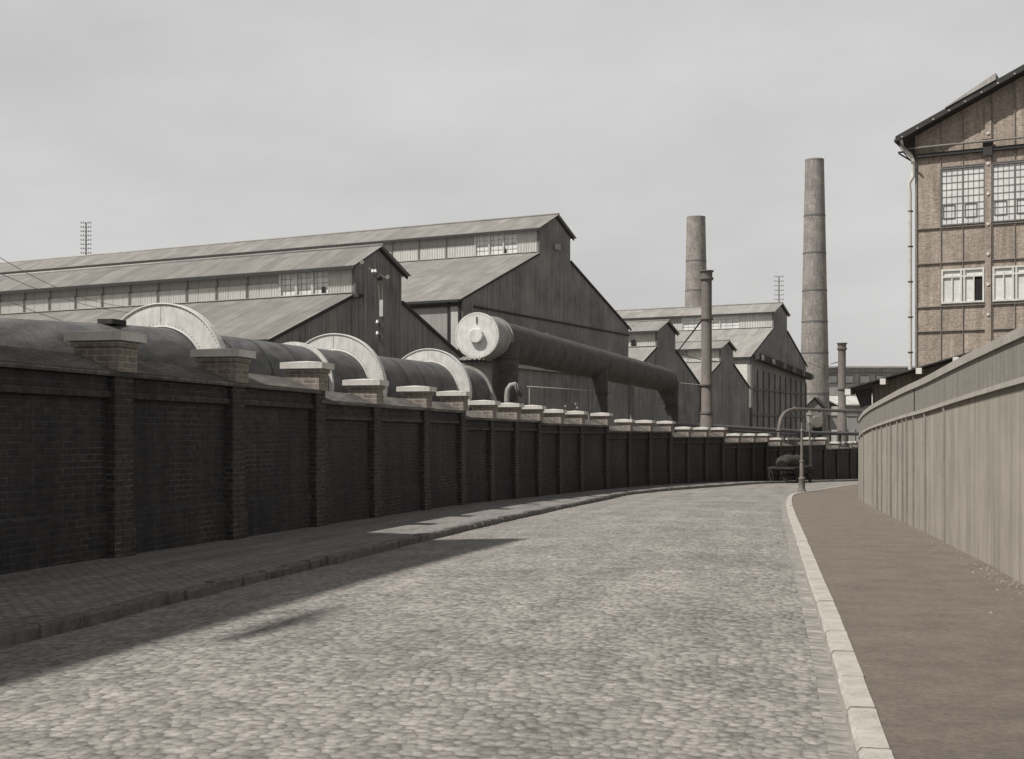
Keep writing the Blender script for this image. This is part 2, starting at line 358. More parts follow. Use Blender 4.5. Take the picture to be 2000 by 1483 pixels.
# ------------------------------------------------------------------ street wall curve
HC = [-0.17219379, -0.02202007, 0.28454973, 0.35796286]
def head(t):
    t = max(-1.15, min(1.05, t)); r = 0
    for c in HC: r = r * t + c
    return r
SW = 88.4
def curve():
    ds = 0.1; pts = []
    x, y, s = -5.06800962, 16.29446706, 0.0
    back = []
    while s > -34:
        th = head(2 * s / SW - 1); x -= math.sin(th) * ds; y -= math.cos(th) * ds; s -= ds; back.append((s, x, y, th))
    pts = back[::-1]; x, y, s = -5.06800962, 16.29446706, 0.0
    while s < 128:
        th = head(2 * s / SW - 1); pts.append((s, x, y, th)); x += math.sin(th) * ds; y += math.cos(th) * ds; s += ds
    return pts
CV = curve()
def wall_at(s):
    k = int(round((s - CV[0][0]) / 0.1)); k = max(0, min(len(CV) - 1, k)); return CV[k]
PX = [205, 435, 599, 716, 814, 887, 946, 995, 1040, 1082, 1124, 1175, 1220, 1261, 1301, 1336, 1371, 1405, 1435, 1464, 1491, 1516, 1548, 1577, 1605, 1630, 1656]
CAPG = [1.29] * 3 + [1.12] * 3 + [0.95] * 3 + [0.9] * 3 + [0.68] * 3 + [0.42] * 3 + [0.09] * 3 + [-0.17] * 4 + [-0.49] * 2
CAPG[6:12] = [0.94, 0.96, 0.98, 0.87, 0.9, 0.92]
CAPG[6:9] = [0.965] * 3; CAPG[9:12] = [0.895] * 3
piers = []
for q, cz in zip(PX, CAPG):
    best = min((c for c in CV if c[0] >= -1), key=lambda c: abs(1000 + F * c[1] / c[2] - q)); piers.append((best, cz))
pre = [(wall_at(piers[0][0][0] - 3.37 * k), 1.29) for k in range(8, 0, -1)]
post = [(wall_at(piers[-1][0][0] + 3.3 * k), -0.49 if k < 2 else (-0.78 if k < 5 else -1.1)) for k in range(1, 9)]
allp = pre + piers + post

def frame(c):                                # tangent, outward street normal
    th = c[3]; return Vector((math.sin(th), math.cos(th), 0)), Vector((math.cos(th), -math.sin(th), 0))

# ------------------------------------------------------------------ ground, road, pavements, kerbs
def grid(name, rows, mat, uvrot=0.0):
    m = MB(); c, s_ = math.cos(uvrot), math.sin(uvrot)
    f = lambda p: (p.x * c - p.y * s_, p.x * s_ + p.y * c)
    for A, B in zip(rows, rows[1:]):
        for k in range(len(A) - 1):
            q = [A[k], A[k + 1], B[k + 1], B[k]]; m.face(q, [f(Vector(p)) for p in q], True)
    o = m.build(name, mat); tag(o, kind='structure'); return o
ys = [-80, -30, 0, 15, 23, 33, 43, 52, 62, 72, 78, 84, 99, 125, 160, 400, 1500, 4000]
grid('ground', [[Vector((x, y, gz(y) - 0.14)) for x in (-3000, -300, -100, -40, -20, -10, 0, 10, 20, 40, 100, 300, 3000)] for y in ys], 'ground')

LK = [gp(*p) for p in [(63.5, 1252), (200, 1219), (312, 1185.5), (410, 1163), (585, 1119), (760, 1076), (828, 1058.6), (912, 1037.7), (988, 1019.5), (1071, 1001.6), (1139.6, 986), (1215.5, 969), (1253.5, 964), (1329, 956.8), (1400, 951.6), (1460, 947)]]
# beyond and before the part of the kerb one can read, it runs parallel to the wall
def offset_pt(s, off):
    c = wall_at(s); t, n = frame(c); p = Vector((c[1], c[2], 0)) + n * off; p.z = gz(p.y); return p
def wall_dist(p):
    c = min(CV, key=lambda c: (c[1] - p.x) ** 2 + (c[2] - p.y) ** 2); return c[0], math.hypot(c[1] - p.x, c[2] - p.y)
s0, d0 = wall_dist(LK[0]); s1, d1 = wall_dist(LK[-1])
LKn = [offset_pt(s0 - k * 3, d0) for k in range(7, 0, -1)]
LKf = [offset_pt(s1 + 4 * k, max(1.6, d1 + (2.0 - d1) * min(1, k / 4))) for k in range(1, 11)]
LKA = LKn + LK + LKf
def smooth_line(pts, it=1):
    for _ in range(it):
        q = [pts[0]]
        for a, b in zip(pts, pts[1:]): q += [a * 0.75 + b * 0.25, a * 0.25 + b * 0.75]
        pts = q + [pts[-1]]
    return pts
LKA = smooth_line(LKA, 2)
RK = [gp(*p) for p in [(1667, 1483), (1640, 1372), (1620, 1293), (1596.6, 1206.7), (1569, 1120), (1551, 1053), (1538, 1012), (1534.5, 988), (1539, 974), (1549, 969.5), (1575, 965), (1602, 960.5), (1640, 954.5), (1661, 951)]]
RKn = [RK[0] + (RK[0] - RK[2]).normalized() * k for k in (24, 16, 8, 3)]
for p in RKn: p.z = gz(p.y)
RKA = RKn + RK + [Vector((19, 64.5, 0)), Vector((25, 70.5, 0)), Vector((33, 75, 0)), Vector((46, 79, 0))]
for p in RKA: p.z = gz(p.y)
RKA = smooth_line(RKA, 2)
def resample(pts, step):
    out = [pts[0]]; acc = 0
    for a, b in zip(pts, pts[1:]):
        l = (b - a).length
        if l == 0: continue
        t = step - acc
        while t <= l: out.append(a.lerp(b, t / l)); t += step
        acc = l - (t - step)
    return out
def xat(line, Y):
    for a, b in zip(line, line[1:]):
        if a.y <= Y <= b.y: return a.x + (b.x - a.x) * (Y - a.y) / max(b.y - a.y, 1e-6)
    return line[0].x if Y < line[0].y else line[-1].x
rows = []
Y = -14.0
while Y < 118:
    xl = xat(LKA, Y) - 0.05; xr = xat(RKA, Y) + 0.08
    if Y > 79: xr = 60
    n = 14; rows.append([Vector((xl + (xr - xl) * k / n, Y, gz(Y) + 0.07 * math.sin(math.pi * k / n) * min(1, max(0, (50 - Y) / 20)) + 0.004)) for k in range(n + 1)])
    Y += 1.0
grid('road', rows, 'cobbles', R(11))
gr_ = []
for a, b in zip(kq := smooth_line(RKA, 0), kq[1:]):
    if a.y > 44: break
    t = (b - a).normalized() if (b - a).length > 0 else Vector((0, 1, 0)); n = Vector((-t.y, t.x, 0))
    gr_.append((a, n))
m = MB(); L_ = 0
for (a, n), (b, n2) in zip(gr_, gr_[1:]):
    l = (b - a).length; up_ = lambda p, o, z: Vector((p.x, p.y, gz(p.y) + z)) + 0 * Vector((0, 0, 0))
    A0, A1, B0, B1_ = a - n * .03, a + n * .12, b - n * .03, b + n2 * .12
    q = [Vector((p.x, p.y, gz(p.y) + z)) for p, z in ((A1, .022), (A0, .012), (B0, .012), (B1_, .022))]
    m.face(q, [(L_, .16), (L_, 0), (L_ + l, 0), (L_ + l, .16)], True); L_ += l
tag(m.build('gutter_row', brick_mat('gutter_stone', (0.36, 0.338, 0.31), (0.24, 0.226, 0.208), (0.19, 0.178, 0.163), dirt=(0.22, 0.207, 0.19), bw=0.17, bh=0.2, msize=0.012, amt=.8)), kind='structure')
# left pavement: between kerb and wall
pl = resample(LKA, 1.0); rows = []
for p in pl:
    s, d = wall_dist(p); c = wall_at(s); q = Vector((c[1], c[2], 0)); e = p.lerp(q, min(1, 0.1 / max(d, .1)))
    rows.append([Vector((e.x, e.y, gz(e.y) + 0.10)), Vector(((e.x + q.x) / 2, (e.y + q.y) / 2, gz(e.y) + 0.115)), Vector((q.x, q.y, gz(q.y) + 0.13))])
grid('pavement', [r[::-1] for r in rows], 'pavement_left', R(12))
def kerb(line, width, h, mat, side, step, jit):
    m = MB(); pts = resample(line, step); rnd = random.Random(3)
    for a, b in zip(pts, pts[1:]):
        t = (b - a).normalized(); n = Vector((t.y, -t.x, 0)) * side; g = rnd.uniform(0.006, 0.02)
        a2, b2 = a + t * g, b - t * g
        j = lambda: rnd.uniform(-jit, jit)
        ch = 0.022
        def ring(p, k, hh): return [p + n * (0 + k) + Vector((0, 0, -0.12)), p + n * (k + 0.004) + Vector((0, 0, hh - ch)), p + n * (ch + k) + Vector((0, 0, hh)), p + n * (width + k * .5) + Vector((0, 0, hh)), p + n * (width + k * .5) + Vector((0, 0, -0.12))]
        k1, k2, hh = j(), j(), h + j() * 0.6; mid = (a2 + b2) / 2; k3 = (k1 + k2) / 2 - abs(j()) * 0.8
        m.prism(ring(a2, k1, hh + j() * .3), ring(mid, k3, hh + abs(j()) * .5)); m.prism(ring(mid, k3, hh + .0), ring(b2, k2, hh + j() * .3))
    return tag(m.build('kerb', mat), kind='structure')
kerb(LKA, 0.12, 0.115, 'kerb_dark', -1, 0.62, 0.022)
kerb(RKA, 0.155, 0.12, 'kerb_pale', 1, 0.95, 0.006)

# ------------------------------------------------------------------ the fence beside the right pavement
FP = [gp(*p) for p in [(1966, 1138), (1911, 1108.4), (1864, 1082.9), (1809, 1051.4), (1773.6, 1036), (1734, 1014.5), (1700, 996), (1679, 983)]]
f0 = FP[0]; FP = [f0 + (f0 - FP[3]).normalized() * k for k in (17, 8)] + FP + [Vector((10.35, 38.6, 0)), Vector((11.2, 41.6, 0)), Vector((12.3, 44.6, 0))]
for p in FP: p.z = 0
FP = smooth_line(FP, 2)
FT = [(0, 1.3), (5, 1.22), (14.3, 1.094), (18.2, 1.02), (23.9, 0.91), (27.7, 0.836), (32.2, 0.745), (36, 0.64), (38.6, 0.50), (41, 0.46), (46, 0.4)]
# right pavement from kerb to fence and round the corner
rows = []; kp = resample(RKA, 0.5)
for p in kp:
    q = min(FP, key=lambda f: (f - Vector((p.x, p.y, 0))).length)
    if p.y < 42: q = Vector((xat(FP, p.y + 0.6) + 0.1, p.y + 0.6, 0))
    if p.y < FP[0].y: q = Vector((FP[0].x, p.y, 0))
    if p.y >= 42: q = Vector((12.5 + (p.y - 42) * 1.2, 44 + (p.y - 42) * 0.25, 0))
    e = p + (q - Vector((p.x, p.y, 0))).normalized() * 0.1; e.z = 0
    rows.append([Vector((e.x + (q.x - e.x) * k / 6, e.y + (q.y - e.y) * k / 6, gz(e.y) + 0.105)) for k in range(7)])
grid('pavement', rows, 'pavement_right', 0)

fence = thing('board_fence', 'tall sunlit fence of corrugated sheets and boards lining the right pavement', 'fence', (FP[4].x, FP[4].y, gz(FP[4].y)))
fr = resample(FP, 0.022)
low, up, cap, led, post_ = MB(), MB(), MB(), MB(), MB()
def fnorm(k):
    a = fr[max(0, k - 25)]; b = fr[min(len(fr) - 1, k + 25)]; t = (b - a).normalized(); return t, Vector((-t.y, t.x, 0))
rf = random.Random(5); dist = 0
prev = None
for k in range(len(fr)):
    t, n = fnorm(k); p = fr[k]; top = lerp(FT, p.y); amp = 0.016
    off = amp * math.cos(2 * math.pi * k * 0.022 / 0.11)
    q = p + n * (0.02 + off)
    cur = (Vector((q.x, q.y, gz(p.y) - 0.05)), Vector((q.x, q.y, top - 0.585)), k * 0.022)
    if prev: low.face([cur[0], prev[0], prev[1], cur[1]], [(cur[2], cur[0].z), (prev[2], prev[0].z), (prev[2], prev[1].z), (cur[2], cur[1].z)], True)
    prev = cur
fc = resample(FP, 0.3)
def nrm_c(k):
    a = fc[max(0, k - 2)]; b = fc[min(len(fc) - 1, k + 2)]; t = (b - a).normalized(); return Vector((-t.y, t.x, 0))
for k in range(len(fc) - 1):
    a, b = fc[k], fc[k + 1]; na, nb = nrm_c(k), nrm_c(k + 1); ta, tb = lerp(FT, a.y), lerp(FT, b.y)
    z = lambda p, n, o, zz: Vector((p.x + n.x * o, p.y + n.y * o, zz))
    up.prism([z(a, na, 0.045, ta - 0.52), z(a, na, 0.045, ta - 0.13), z(a, na, -0.03, ta - 0.13), z(a, na, -0.03, ta - 0.52)], [z(b, nb, 0.045, tb - 0.52), z(b, nb, 0.045, tb - 0.13), z(b, nb, -0.03, tb - 0.13), z(b, nb, -0.03, tb - 0.52)])
    cap.prism([z(a, na, 0.075, ta - 0.125), z(a, na, 0.06, ta - .01), z(a, na, -0.05, ta + 0.01), z(a, na, -0.05, ta - 0.125)], [z(b, nb, 0.075, tb - 0.125), z(b, nb, 0.06, tb - .01), z(b, nb, -0.05, tb + 0.01), z(b, nb, -0.05, tb - 0.125)])
    led.prism([z(a, na, 0.07, ta - 0.585), z(a, na, 0.06, ta - 0.525), z(a, na, -0.03, ta - 0.525), z(a, na, -0.03, ta - 0.585)], [z(b, nb, 0.07, tb - 0.585), z(b, nb, 0.06, tb - 0.525), z(b, nb, -0.03, tb - 0.525), z(b, nb, -0.03, tb - 0.585)])
low.build('corrugated_panel', 'fence_sheet', fence); up.build('upper_board', 'fence_board', fence)
cap.build('top_rail', 'fence_cap', fence); led.build('ledge', 'fence_cap', fence)
# uneven cover strips nailed over the joints, closer together at the far end
sY = []
for px_, wd in ((1850, .02), (1812, .025), (1790, .045), (1776, .06), (1768, .05), (1757, .03), (1744, .05), (1737, .03), (1726, .06), (1717, .05), (1708, .03), (1699, .05), (1690, .06), (1684, .04), (1673, .04)):
    k = min(range(len(fr)), key=lambda k: abs(1000 + F * fr[k].x / fr[k].y - px_)); sY.append((k, wd))
for k, wd in sY:
    t, n = fnorm(k); p = fr[k]; top = lerp(FT, p.y); zb = gz(p.y) - 0.03; b = MB()
    c = Vector((p.x, p.y, (top - 0.59 + zb) / 2)) + n * 0.05
    b.box(c, (wd, 0.03, top - 0.59 - zb), t, n, (0, 0, 1)); b.build('cover_strip', 'fence_cap' if wd < 0.045 else 'fence_board', fence)
for px_ in (1685, 1792):
    k = min(range(len(fr)), key=lambda k: abs(1000 + F * fr[k].x / fr[k].y - px_)); t, n = fnorm(k); p = fr[k]; top = lerp(FT, p.y); b = MB()
    b.box(Vector((p.x, p.y, top - 0.33)) + n * 0.05, (0.03, 0.02, 0.37), t, n, (0, 0, 1)); b.build('joint_batten', 'dark_trim', fence)

# ------------------------------------------------------------------ the long brick wall
wall = thing('brick_wall', 'long sooty brick wall in shade curving beside the left pavement, stepped down with stone capped piers', 'wall', (-5.07, 16.29, gz(16.3)))
body, cop, band = MB(), MB(), MB()
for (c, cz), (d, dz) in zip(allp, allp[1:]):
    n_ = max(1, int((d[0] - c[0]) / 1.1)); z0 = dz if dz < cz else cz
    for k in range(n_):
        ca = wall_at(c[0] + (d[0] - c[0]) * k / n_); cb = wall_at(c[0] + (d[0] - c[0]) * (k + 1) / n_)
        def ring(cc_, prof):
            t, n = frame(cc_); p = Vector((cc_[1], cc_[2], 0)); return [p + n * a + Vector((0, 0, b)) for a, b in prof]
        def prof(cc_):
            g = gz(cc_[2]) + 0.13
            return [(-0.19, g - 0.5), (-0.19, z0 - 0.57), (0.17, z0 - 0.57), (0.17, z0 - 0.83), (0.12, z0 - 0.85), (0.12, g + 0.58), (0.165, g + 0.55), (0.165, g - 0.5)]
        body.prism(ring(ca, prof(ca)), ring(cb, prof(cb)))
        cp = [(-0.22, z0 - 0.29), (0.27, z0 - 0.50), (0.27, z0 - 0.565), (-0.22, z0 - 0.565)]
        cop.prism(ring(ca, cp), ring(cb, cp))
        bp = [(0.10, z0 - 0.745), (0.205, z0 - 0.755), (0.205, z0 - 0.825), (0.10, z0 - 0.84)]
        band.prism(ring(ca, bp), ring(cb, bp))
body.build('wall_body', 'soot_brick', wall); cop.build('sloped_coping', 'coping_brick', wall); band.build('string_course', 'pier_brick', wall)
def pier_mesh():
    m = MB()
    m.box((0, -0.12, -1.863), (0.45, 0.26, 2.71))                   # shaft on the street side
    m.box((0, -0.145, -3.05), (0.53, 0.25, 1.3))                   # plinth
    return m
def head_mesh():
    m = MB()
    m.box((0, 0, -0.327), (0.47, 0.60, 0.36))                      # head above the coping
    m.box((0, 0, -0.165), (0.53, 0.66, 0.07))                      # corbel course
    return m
def cap_mesh():
    m = MB(); a, b = 0.31, 0.39
    lo = [(-a, -b, -0.128), (a, -b, -0.128), (a, b, -0.128), (-a, b, -0.128)]
    hi = [(x, y, -0.02) for x, y, _ in lo]; m.prism(lo, hi)
    ap = [(-0.06, 0, 0.015), (0.06, 0, 0.015)]
    H = [Vector(p) for p in hi]
    P, Q = Vector((-0.08, 0, 0.012)), Vector((0.08, 0, 0.012))
    m.face([H[0], H[1], Q, P]); m.face([H[2], H[3], P, Q]); m.face([H[1], H[2], Q]); m.face([H[3], H[0], P])
    return m
p0 = pier_mesh().build('pier', 'pier_brick'); c0 = cap_mesh().build('cap_stone', 'cap_stone'); h0 = head_mesh().build('pier_head', 'sunlit_head_brick')
first = True
for (c, cz) in allp:
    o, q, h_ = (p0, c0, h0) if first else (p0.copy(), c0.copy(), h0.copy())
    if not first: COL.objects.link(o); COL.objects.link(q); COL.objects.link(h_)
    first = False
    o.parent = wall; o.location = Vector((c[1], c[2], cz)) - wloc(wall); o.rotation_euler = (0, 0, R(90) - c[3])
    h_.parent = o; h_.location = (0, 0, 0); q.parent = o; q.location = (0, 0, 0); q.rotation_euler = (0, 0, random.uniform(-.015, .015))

# ------------------------------------------------------------------ iron sheds with raised roof monitors
GD = Vector((0.488, 0.873, 0)); LD = Vector((-0.883, 0.469, 0)); FN = Vector((0.873, -0.488, 0)); SN = -Vector((0.469, 0.883, 0))
def corrugated(m, a, b, c, d, pitch, amp, nrm, thick=0):
    """sheet a-b along the length, c above b, d above a; waves march along a-b"""
    a, b, c, d = map(Vector, (a, b, c, d)); l = (b - a).length; n = int(l / pitch * 4); h = (d - a).length; nrm = Vector(nrm).normalized()
    def row(k):
        t = k / n; o = nrm * amp * math.sin(k * math.pi / 2)
        return a.lerp(b, t) + o, d.lerp(c, t) + o, t * l
    p = row(0)
    for k in range(1, n + 1):
        q = row(k); m.face([p[0], q[0], q[1], p[1]], [(p[2], 0), (q[2], 0), (q[2], h), (p[2], h)], True); p = q
def shed(name, label, P0, W, m1, m2, ze, zb, zm, zr, length, g, wallmat='tarred_board', monpanels=None, front=None, group=None, pitch=0.16, over=0.35):
    """P0 = left foot of the gable; m1,m2 = monitor walls measured along the gable"""
    P0 = Vector((P0[0], P0[1], 0)); root = thing(name, label, 'industrial shed', (P0.x, P0.y, g), group)
    P = lambda t, s, z, o=0: P0 + GD * t + LD * s + FN * o + Vector((0, 0, z))
    mid = W / 2; er = ze
    m = MB()
    prof = [(0, g - 1), (W, g - 1), (W, er), (m2, zb), (m2, zm), (mid, zr), (m1, zm), (m1, zb), (0, ze)]
    m.prism([P(t, 0.15, z) for t, z in prof], [P(t, 0, z) for t, z in prof]); m.build('gable_wall', wallmat, root)
    m = MB(); m.prism([P(t, length, z) for t, z in prof], [P(t, length - 0.15, z) for t, z in prof]); m.build('rear_wall', wallmat, root)
    m = MB(); corrugated(m, P(0, length - .16, g - 1), P(0, 0.16, g - 1), P(0, 0.16, ze), P(0, length - .16, ze), pitch, 0.02, -GD); m.build('side_wall', 'grey_sheet', root)
    m = MB(); corrugated(m, P(W, 0.16, g - 1), P(W, length - .16, g - 1), P(W, length - .16, er), P(W, 0.16, er), pitch, 0.02, GD); m.build('side_wall', 'grey_sheet', root)
    # roofs
    sl = (zb - ze) / m1; ov = 0.45
    m = MB(); nrm = Vector((0, 0, 1)) - GD * sl
    e, f_ = P(-ov, length, ze - ov * sl + .06), P(-ov, -over * .3, ze - ov * sl + .06)
    corrugated(m, e, f_, P(m1 - .02, -over * .3, zb + .06), P(m1 - .02, length, zb + .06), pitch, 0.03, nrm)
    m.build('lower_roof', 'roof_sheet', root)
    m = MB(); nrm = Vector((0, 0, 1)) + GD * sl
    corrugated(m, P(W + ov, -over * .3, er - ov * sl + .06), P(W + ov, length, er - ov * sl + .06), P(m2 + .02, length, zb + .06), P(m2 + .02, -over * .3, zb + .06), pitch, 0.03, nrm)
    m.build('lower_roof', 'roof_sheet', root)
    sm = (zr - zm) / (mid - m1); om = 0.5
    for sd in (1, -1):
        m = MB(); tt = (m1 - om) if sd > 0 else (m2 + om); nrm = Vector((0, 0, 1)) - GD * sm * sd
        A, B = P(tt, length + .3, zm - om * sm + .06), P(tt, -over, zm - om * sm + .06); C_, D_ = P(mid, -over, zr + .06), P(mid, length + .3, zr + .06)
        if sd > 0: corrugated(m, A, B, C_, D_, pitch, 0.03, nrm)
        else: corrugated(m, B, A, D_, C_, pitch, 0.03, nrm)
        m.build('monitor_roof', 'roof_sheet', root)
    m = MB(); m.tube([P(mid, -over, zr + .09), P(mid, length + .3, zr + .09)], 0.09, 8); m.build('ridge_cap', 'roof_sheet', root)
    m = MB()                                   # barge boards along the gable edges
    for (ta, za), (tb, zb_) in (((-ov, ze - ov * sl), (m1, zb)), ((m1 - om, zm - om * sm), (mid, zr)), ((mid, zr), (m2 + om, zm - om * sm)), ((m2, zb), (W + ov, er - ov * sl))):
        m.bar(P(ta, -0.09, za - .05), P(tb, -0.09, zb_ - .05), 0.05, 0.16)
    m.build('barge_board', 'dark_trim', root)
    m = MB(); m.bar(P(m1 - om + .03, -over + .02, zm - om * sm - .05), P(m1 - om + .03, length, zm - om * sm - .05), 0.08, 0.16)
    m.bar(P(-ov + .05, 0, ze - ov * sl - .04), P(-ov + .05, length, ze - ov * sl - .04), 0.10, 0.12); m.build('gutter', 'dark_trim', root)
    # monitor walls
    zl, zh = zb + 0.10, zm
    m = MB(); m.face([P(m1 + .12, length, zb), P(m1 + .12, 0.16, zb), P(m1 + .12, 0.16, zh), P(m1 + .12, length, zh)])
    m.face([P(m2, 0.16, zb), P(m2, length, zb), P(m2, length, zh), P(m2, 0.16, zh)]); m.build('monitor_wall', 'grey_sheet', root)
    npane = 0
    for (sa, sb, kind) in (monpanels or []):
        if kind == 'white':
            m = MB(); corrugated(m, P(m1, sb, zl), P(m1, sa, zl), P(m1, sa, zh), P(m1, sb, zh), pitch * 1.4, 0.035, -GD); m.build('pale_panel', 'pale_sheet', root)
        elif kind == 'panel':
            hm = zl + (zh - zl) * 0.48
            m = MB(); corrugated(m, P(m1 - .06, sb, zl), P(m1 - .06, sa, zl), P(m1 - .06, sa, hm), P(m1 - .06, sb, hm), pitch * 1.4, 0.03, -GD); m.build('lower_panel', 'pale_sheet', root)
            m = MB(); corrugated(m, P(m1 + .02, sb, hm), P(m1 + .02, sa, hm), P(m1 + .02, sa, zh), P(m1 + .02, sb, zh), pitch * .7, 0.012, -GD); m.build('shaded_upper_panel', 'grey_sheet', root)  # upper half in greyer sheet: eave shade put into the colour
            m = MB(); m.bar(P(m1 - .11, sb, zl - .05), P(m1 - .11, sb, hm + .08), 0.09); m.bar(P(m1 - .02, sb, hm), P(m1 - .02, sb, zh), 0.05); m.build('post', 'post_paint', root)
        elif kind == 'window':
            win = MB(); win.bar(P(m1 - .03, sb - .06, zl), P(m1 - .03, sb - .06, zh), 0.13); win.bar(P(m1 - .03, sb, zl + .02), P(m1 - .03, sa, zl + .02), 0.07)
            win.bar(P(m1 - .03, sb, zh - .05), P(m1 - .03, sa, zh - .05), 0.06)
            f1 = win.build('window', 'white_paint', root); WL[f1.name] = wloc(root)
            m = MB(); m.face([P(m1 + .05, sb, zl), P(m1 + .05, sa, zl), P(m1 + .05, sa, zh), P(m1 + .05, sb, zh)]); m.build('pane', 'bright_pane', f1)
            m = MB(); k1 = (sa + sb) / 2
            for kk in range(1, 5): zz = zl + (zh - zl) * kk / 5; m.bar(P(m1 + .03, sb, zz), P(m1 + .03, sa, zz), 0.016)
            for kk in (1, 2): ss = sa + (sb - sa) * kk / 3; m.bar(P(m1 + .03, ss, zl), P(m1 + .03, ss, zh), 0.016)
            m.build('glazing_bar', 'post_paint', f1)
            npane += 1
    m = MB(); m.bar(P(m1 - .10, 0, zb + .10), P(m1 - .10, length, zb + .10), 0.16, 0.04); m.build('flashing', 'roof_sheet', root)
    m = MB(); m.bar(P(m1 - .03, -0.05, zb), P(m1 - .03, -0.05, zm), 0.10); m.build('monitor_post', 'post_paint', root)
    m = MB(); m.bar(P(0.0, -.04, g), P(0.0, -.04, ze - .02), .12); m.build('corner_post', 'post_paint', root)
    return root, P
k = 1.3; g1 = gz(70)
mp1 = [(0.1, 1.76, 'white'), (1.76, 2.85, 'window'), (2.85, 3.96, 'window'), (3.96, 5.08, 'window')] + [(5.08 + 2.24 * q, 7.32 + 2.24 * q, 'panel') for q in range(16)]
B1, P1 = shed('iron_shed', 'nearest long iron shed, its dark gable behind the mast with white insulators', (-11.88, 65.0), 18.0, 6.79, 11.35, 4.87, 7.65, 9.35, 10.5, 56, g1, monpanels=mp1, pitch=0.13)
mp2 = [(0.1, 1.86, 'white'), (1.86, 3.12, 'window'), (3.12, 4.38, 'window'), (4.38, 5.63, 'window')] + [(5.63 + 2.55 * q, 8.18 + 2.55 * q, 'panel') for q in range(24)]
B2, P2 = shed('iron_shed', 'largest iron shed, its tall dark gable behind the raised pipe with white disc', (-3.46, 90.0), 28.0, 11.27, 16.65, 9.45, 13.92, 15.95, 17.2, 105, gz(100), monpanels=mp2, pitch=0.16)
mp3 = [(0.1, 3.3, 'white'), (3.3, 6.6, 'white'), (6.6, 9.0, 'panel'), (9, 11.4, 'panel'), (11.4, 14, 'panel')]
B3, P3 = shed('iron_shed', 'small iron shed between the largest shed and the slim iron stack', (0.118 * 125 - 8.8 * .488, 125 - 8.8 * .873), 17.6, 6.45, 11.15, 5.2, 8.3, 9.95, 10.9, 42, gz(120), monpanels=mp3, pitch=0.2)
mp4 = [(0.1, 4.2, 'white'), (4.2, 6.6, 'window'), (6.6, 9.0, 'window'), (9.0, 11.4, 'window'), (11.4, 18, 'panel'), (18, 25, 'white'), (25, 31, 'panel'), (31, 39, 'white'), (39, 44, 'panel'), (44, 49, 'window'), (49, 55, 'panel')]
B4, P4 = shed('iron_shed', 'farthest big iron shed with the boarded front, in front of the tallest brick chimney', (0.18314 * 147, 147.0), 21.2, 7.9, 13.3, 8.95, 12.65, 14.65, 15.75, 92, gz(150), monpanels=mp4, pitch=0.22)
mp5 = [(0.1, 3.6, 'white'), (3.6, 7.2, 'panel'), (7.2, 10.8, 'white'), (10.8, 14, 'panel')]
B5, P5 = shed('iron_shed', 'smallest iron shed with a narrow pointed monitor, just right of the iron stack', (0.1645 * 139 - 7.2 * .488, 139 - 7.2 * .873), 14.4, 5.2, 9.2, 5.35, 7.65, 9.25, 10.0, 36, gz(135), monpanels=mp5, pitch=0.2)
# belts, pipes and details on the gables
m = MB(); m.bar(P2(1.5, -.06, 9.0), P2(28, -.06, 8.75), 0.10, 0.12); m.build('belt_rail', 'dark_trim', B2)
m = MB(); m.bar(P2(0, -.2, 5.1), P2(28, -.2, 5.0), 0.3, 0.25); m.build('lower_belt', 'grey_sheet', B2)
m = MB(); m.box(P2(14.2, -.08, 14.75), (0.9, 0.15, 0.45), GD); m.build('vent', 'grey_sheet', B2)
for tt in (2.5, 2.0):
    pass
def side_bay(B, P, ze, s0_, s1_):
    m = MB(); m.face([P(-.05, s1_, ze - 4.6), P(-.05, s0_, ze - 4.6), P(-.05, s0_, ze - .5), P(-.05, s1_, ze - .5)]); m.build('pale_panel', 'pale_sheet', B)
    m = MB()
    for s_ in (s0_, s1_): m.bar(P(-.1, s_, gz(90) - .5), P(-.1, s_, ze - .25), 0.16)
    m.bar(P(-.1, s0_, ze - .45), P(-.1, s1_ + 14, ze - .45), 0.16); m.build('side_frame', 'dark_trim', B)
side_bay(B2, P2, 9.45, 0.15, 1.0)
m = MB(); m.box(P1(6.75, -.25, 7.55), (0.5, .45, .2), GD); m.build('bracket', 'dark_trim', B1)
m = MB()
m.bar(P4(.4, -.6, 8.9), P4(21, -.6, 7.35), 0.5, 0.75)
m.build('gantry_beam', 'dark_trim', B4)
for k_ in range(6):
    m = MB(); tt = 1.0 + k_ * 3.9; m.box(P4(tt, -1.0, 8.8 - tt * .07), (0.5, 0.35, 0.6), GD); m.build('bracket_lamp', 'post_iron', B4)
m = MB()
for k_ in range(11): m.bar(P4(k_ * 2.1, -.08, gz(150)), P4(k_ * 2.1, -.08, 7.6 - k_ * .1), 0.16, .12)
for zz in (5.2, 2.3, -0.4): m.bar(P4(0, -.12, zz), P4(21.2, -.12, zz), 0.12, .16)
m.build('frame_post', 'post_frame', B4)
# side openings of the far big shed: one sunlit door leaf
m = MB(); m.face([P4(-.06, 5.5, -2), P4(-.06, .4, -2), P4(-.06, .4, 8), P4(-.06, 5.5, 8)]); m.build('pale_door', 'white_paint', B4)
m = MB(); m.face([P4(-.1, 12, 1), P4(-.1, 7.5, 1), P4(-.1, 7.5, 6.5), P4(-.1, 12, 6.5)]); m.build('side_window', 'pane', B4)

